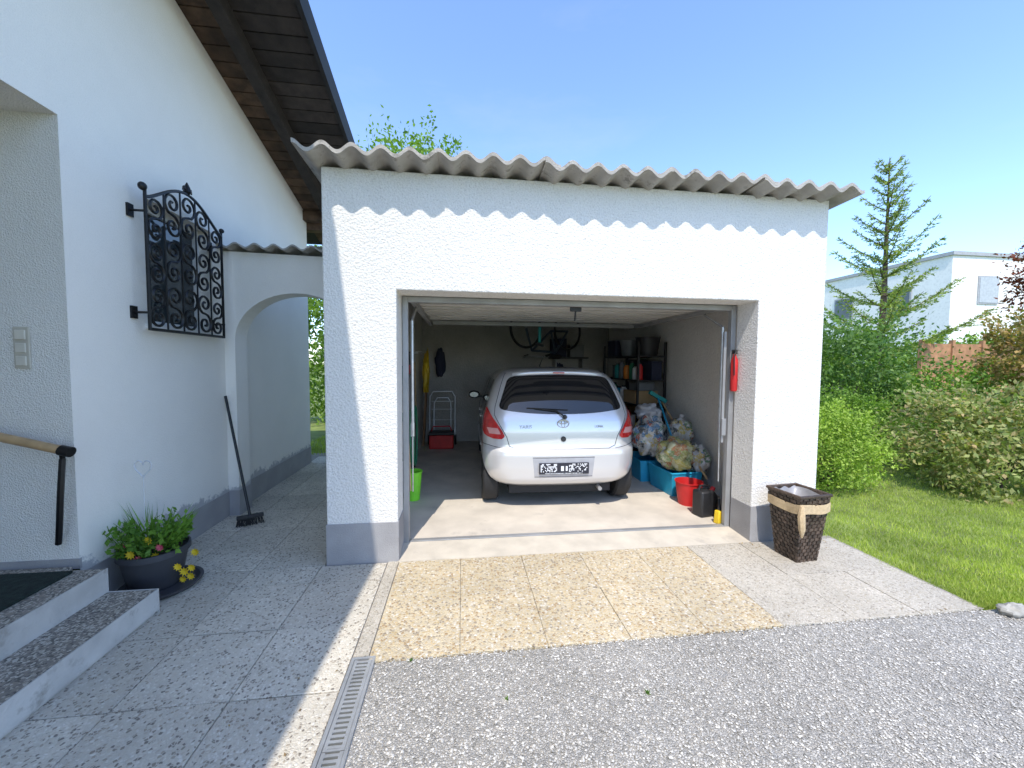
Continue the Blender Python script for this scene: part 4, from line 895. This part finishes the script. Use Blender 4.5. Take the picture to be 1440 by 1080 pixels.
shrub('shrub','rusty tinged bush at the right edge above the pale bush',(9.3,5.25,1.6),(.60,.6,.80),5500,.075,'leaf_rust',36,60,spikes=50)
def tree(name,label,base,h,cr,crz,n,size,mat,seed,trunk=.14,clumps=120,tight=.13):
    r=random.Random(seed); t=thing(name,label,'tree',base); x,y,z=base
    m=MB(); m.tube([(x,y,z-.05),(x+.05,y,z+h*.4),(x,y,z+h*.85)],[trunk,trunk*.7,trunk*.25],8)
    for i in range(8):
        a=r.uniform(0,6.28); zz=z+h*r.uniform(.3,.6); m.tube([(x,y,zz),(x+cr*.4*math.cos(a),y+cr*.4*math.sin(a),zz+h*.12),(x+cr*.8*math.cos(a),y+cr*.8*math.sin(a),zz+h*.2)],[trunk*.4,trunk*.25,.01],5)
    mk('trunk',m,'bark',t)
    m=MB(); cloud(m,(x,y,z+h-crz),(cr,cr,crz),n,size,r,clumps,tight,.3)
    for i in range(22):
        a=r.uniform(0,6.28); f=r.uniform(.2,.9); b0=Vector((x+cr*.7*f*math.cos(a),y+cr*.7*f*math.sin(a),z+h-crz*.5)); e=b0+Vector((math.cos(a)*cr*.2,math.sin(a)*cr*.2,crz*r.uniform(.4,.75)))
        for j in range(30): leaf(m,b0.lerp(e,j/29)+rv(r)*.08,rv(r)+Vector((0,0,.5)),rv(r),size*r.uniform(.7,1.2),size*.26)
    mk('crown',m,mat,t,smooth=False)
tree('garden_tree','green tree crown rising behind the garage roof',(-1.55,13.5,0),8.75,2.0,2.6,13000,.15,'leaf_mid',41,clumps=115)
tree('red_tree','dark red leaved tree at the right edge in front of the white house',(15.2,8.3,0),5.0,.85,1.2,3500,.11,'leaf_red',42)
def hedge(name,label,x0,x1,y0,y1,h,n,size,mat,seed):
    r=random.Random(seed); m=MB()
    for k in range(n//40):
        X_=r.uniform(x0,x1); hh_=h*(.75+.35*noise.noise(Vector((X_*.7,seed,0)))+.1*math.sin(X_*1.3)); q=Vector((X_,r.uniform(y0,y1),r.uniform(0,hh_)))
        for i in range(40):
            p=q+Vector((r.gauss(0,.15),r.gauss(0,.15),r.gauss(0,.15))); p.z=max(.02,p.z); s=size*r.uniform(.6,1.3); leaf(m,p,rv(r),rv(r)+Vector((0,-.5,.6)),s,s*.28)
    t=thing(name,label,'hedge',((x0+x1)/2,(y0+y1)/2,0)); mk('foliage',m,mat,t,smooth=False)
    m=MB()
    for i in range(8): xx=x0+(x1-x0)*(i+.5)/8; m.tube([(xx,(y0+y1)/2,-.03),(xx,(y0+y1)/2,h*.6)],.03,5)
    mk('stems',m,'bark',t)
hedge('hedge','tall green hedge seen through the arch behind the house',-4.5,.5,10.5,11.6,4.2,26000,.11,'leaf_mid',51)
hedge('hedge','long mixed hedge at the back of the garden below the fir',9.5,26,12.5,13.8,3.1,24000,.16,'leaf_mid',52)
def fir(base,h,seed):
    r=random.Random(seed); x,y,z=base
    t=thing('fir_tree','tall sparse fir tree in the garden behind the shrubs','tree',base)
    m=MB(); m.tube([(x,y,z-.05),(x+.05,y,z+h*.5),(x,y,z+h)],[.12,.07,.010],8)
    lf=MB(); zz=.9
    for _ in range(60): p=Vector((x,y,z+h-r.random()*.9)); leaf(lf,p,rv(r)+Vector((0,0,.8)),rv(r),r.uniform(.07,.13),.014)
    while zz<h-.15:
        f=1-zz/h; L=(.16+2.35*f**.9); nb=5; a0=r.uniform(0,6.28)
        for k in range(nb):
            if r.random()<.15: continue
            a=a0+k*2*PI/nb+r.uniform(-.35,.35); l=L*r.uniform(.5,1.18); d=Vector((math.cos(a),math.sin(a),0))
            pts=[]; rise=.25+.65*(1-f)+r.uniform(-.12,.12); z_=zz+r.uniform(-.12,.12)
            for i in range(7): u=i/6; pts.append(Vector((x,y,z+z_))+d*l*u+Vector((0,0,l*(rise*u-.40*u*f+.30*u*u))))
            m.tube(pts,[.016*(1-i/7)+.003 for i in range(7)],4)
            side=d.cross(Vector((0,0,1)))
            nt=max(4,int(l*8.5))
            for i in range(nt):
                u=.12+.88*i/nt; seg=min(5,int(u*6)); q=pts[seg].lerp(pts[seg+1],u*6-seg)
                for _ in range(5): leaf(lf,q,rv(r)+Vector((0,0,.4)),rv(r),r.uniform(.06,.11),.015)
                for sg in (1,-1):
                    tl=(.12+.40*(1-u))*l*.45*r.uniform(.5,1.3)+.08; td=(d*.8+side*sg*r.uniform(.4,1)+Vector((0,0,r.uniform(-.05,.45)))).normalized()
                    ns=max(3,int(tl/.045))
                    for j in range(ns):
                        p=q+td*tl*j/ns
                        for _ in range(3): leaf(lf,p,td+rv(r)*.8,rv(r),r.uniform(.06,.11),.015)
        zz+=.25+.22*f+r.uniform(0,.14)
    mk('trunk',m,'bark',t); mk('crown',lf,'fir',t,smooth=False)
fir((12.45,10.3,0),7.7,63)
t=thing('wooden_fence','brown wooden board fence behind the garden shrubs on the right','fence',(15,9.3,0))
for i in range(9):
    xx=12.0+i*.95; mk('board_panel',MB().b2(xx+.04,xx+.93,8.88,8.91,.1,2.2),'fence',t,smooth=False); mk('post',MB().b2(xx-.04,xx+.039,8.84,8.93,0,2.3),'fence',t,smooth=False)
Nb=thing('neighbour_house','white flat-roofed house behind the garden trees on the right','house',(33,22,0))
mk('wall',MB().b2(26.8,42,18.6,30,0,7.75),'bldg',Nb,smooth=False)
mk('roof_edge',MB().b2(26.7,42.1,18.5,30.1,7.751,7.95),'bldg_grey',Nb,smooth=False)
for (x,z) in ((28.6,5.2),(33.0,5.2),(37.5,5.2),(28.6,1.4),(33.0,1.4)):
    w_=mk('window',MB().b2(x-.08,x+1.28,18.55,18.598,z-.08,z+1.48),'bldg_grey',Nb,smooth=False); mk('pane',MB().b2(x,x+1.2,18.53,18.549,z,z+1.4),pc('blind_grey',(.42,.44,.46),.5),w_,smooth=False)
for y_,z_ in ((20.5,4.9),(24.0,4.9)):
    w_=mk('window',MB().b2(26.75,26.798,y_,y_+1.4,z_,z_+1.5),'bldg_grey',Nb,smooth=False); mk('pane',MB().b2(26.73,26.749,y_+.1,y_+1.3,z_+.1,z_+1.4),'winglass',w_,smooth=False)
q=at(1424,862,Z=0); mk('edging_stone',MB().blob((q.x,q.y,.02),(.10,.05,.04),4,.2,3,14,10,-.7),pc('edging',(.33,.31,.27),.9,var=.3,scale=20),label='rough edging stone between gravel and lawn',cat='stone')
for i,(px,py,lb) in enumerate(((910,975,'small weed sprouting in the middle of the gravel'),(713,985,'tiny weed near the drain side of the gravel'),(577,930,'small weed at the paving edge by the drain'))):
    q=at(px,py,Z=-.01); m=MB(); r=random.Random(70+i)
    for k in range(14): leaf(m,q,rv(r)+Vector((0,0,.6)),rv(r),r.uniform(.010,.024),.004)
    mk('weed',m,'leaf_dark',label=lb,cat='weed',smooth=False)
# ---------------- light ----------------
L=Vector((.14,.62,-1)).normalized()
sd=bpy.data.lights.new('sun','SUN'); so=bpy.data.objects.new('sun',sd); col.objects.link(so); sd.energy=4.8; sd.angle=R(.5); sd.color=(1,.94,.84)
so.rotation_euler=L.to_track_quat('-Z','Y').to_euler(); so.location=(-3,-10,15)
W=bpy.data.worlds.new('World'); scene.world=W; W.use_nodes=True; nt=W.node_tree
bg=nt.nodes['Background']; sk=nt.nodes.new('ShaderNodeTexSky'); sk.sky_type='NISHITA'; sk.sun_disc=False
sk.sun_elevation=math.atan2(1,math.hypot(.14,.62)); sk.sun_rotation=math.atan2(-.14,-.62)%(2*PI)
sk.air_density=1.0; sk.dust_density=.5; sk.ozone_density=1.3
o=mixc(nt,sk.outputs[0],(2.15,2.36,2.72),1.0,'MULTIPLY')
tc=nt.nodes.new('ShaderNodeTexCoord'); mp=nt.nodes.new('ShaderNodeMapping'); mp.inputs['Scale'].default_value=(1.2,1.2,4.0); mp.inputs['Rotation'].default_value=(.35,.2,.5)
nz=nt.nodes.new('ShaderNodeTexNoise'); nz.inputs['Scale'].default_value=1.6; nz.inputs['Detail'].default_value=7; nz.inputs['Roughness'].default_value=.62
nt.links.new(tc.outputs['Generated'],mp.inputs[0]); nt.links.new(mp.outputs[0],nz.inputs['Vector'])
cr=ramp(nt,[(.52,(0,0,0)),(.88,(.20,.20,.20))]); nt.links.new(nz.outputs[0],cr.inputs[0])
o=mixc(nt,o,(6.2,6.5,6.9),cr.outputs[0])
nt.links.new(o,bg.inputs[0]); bg.inputs[1].default_value=.15
scene.view_settings.view_transform='Standard'; scene.view_settings.look='None'; scene.view_settings.exposure=0
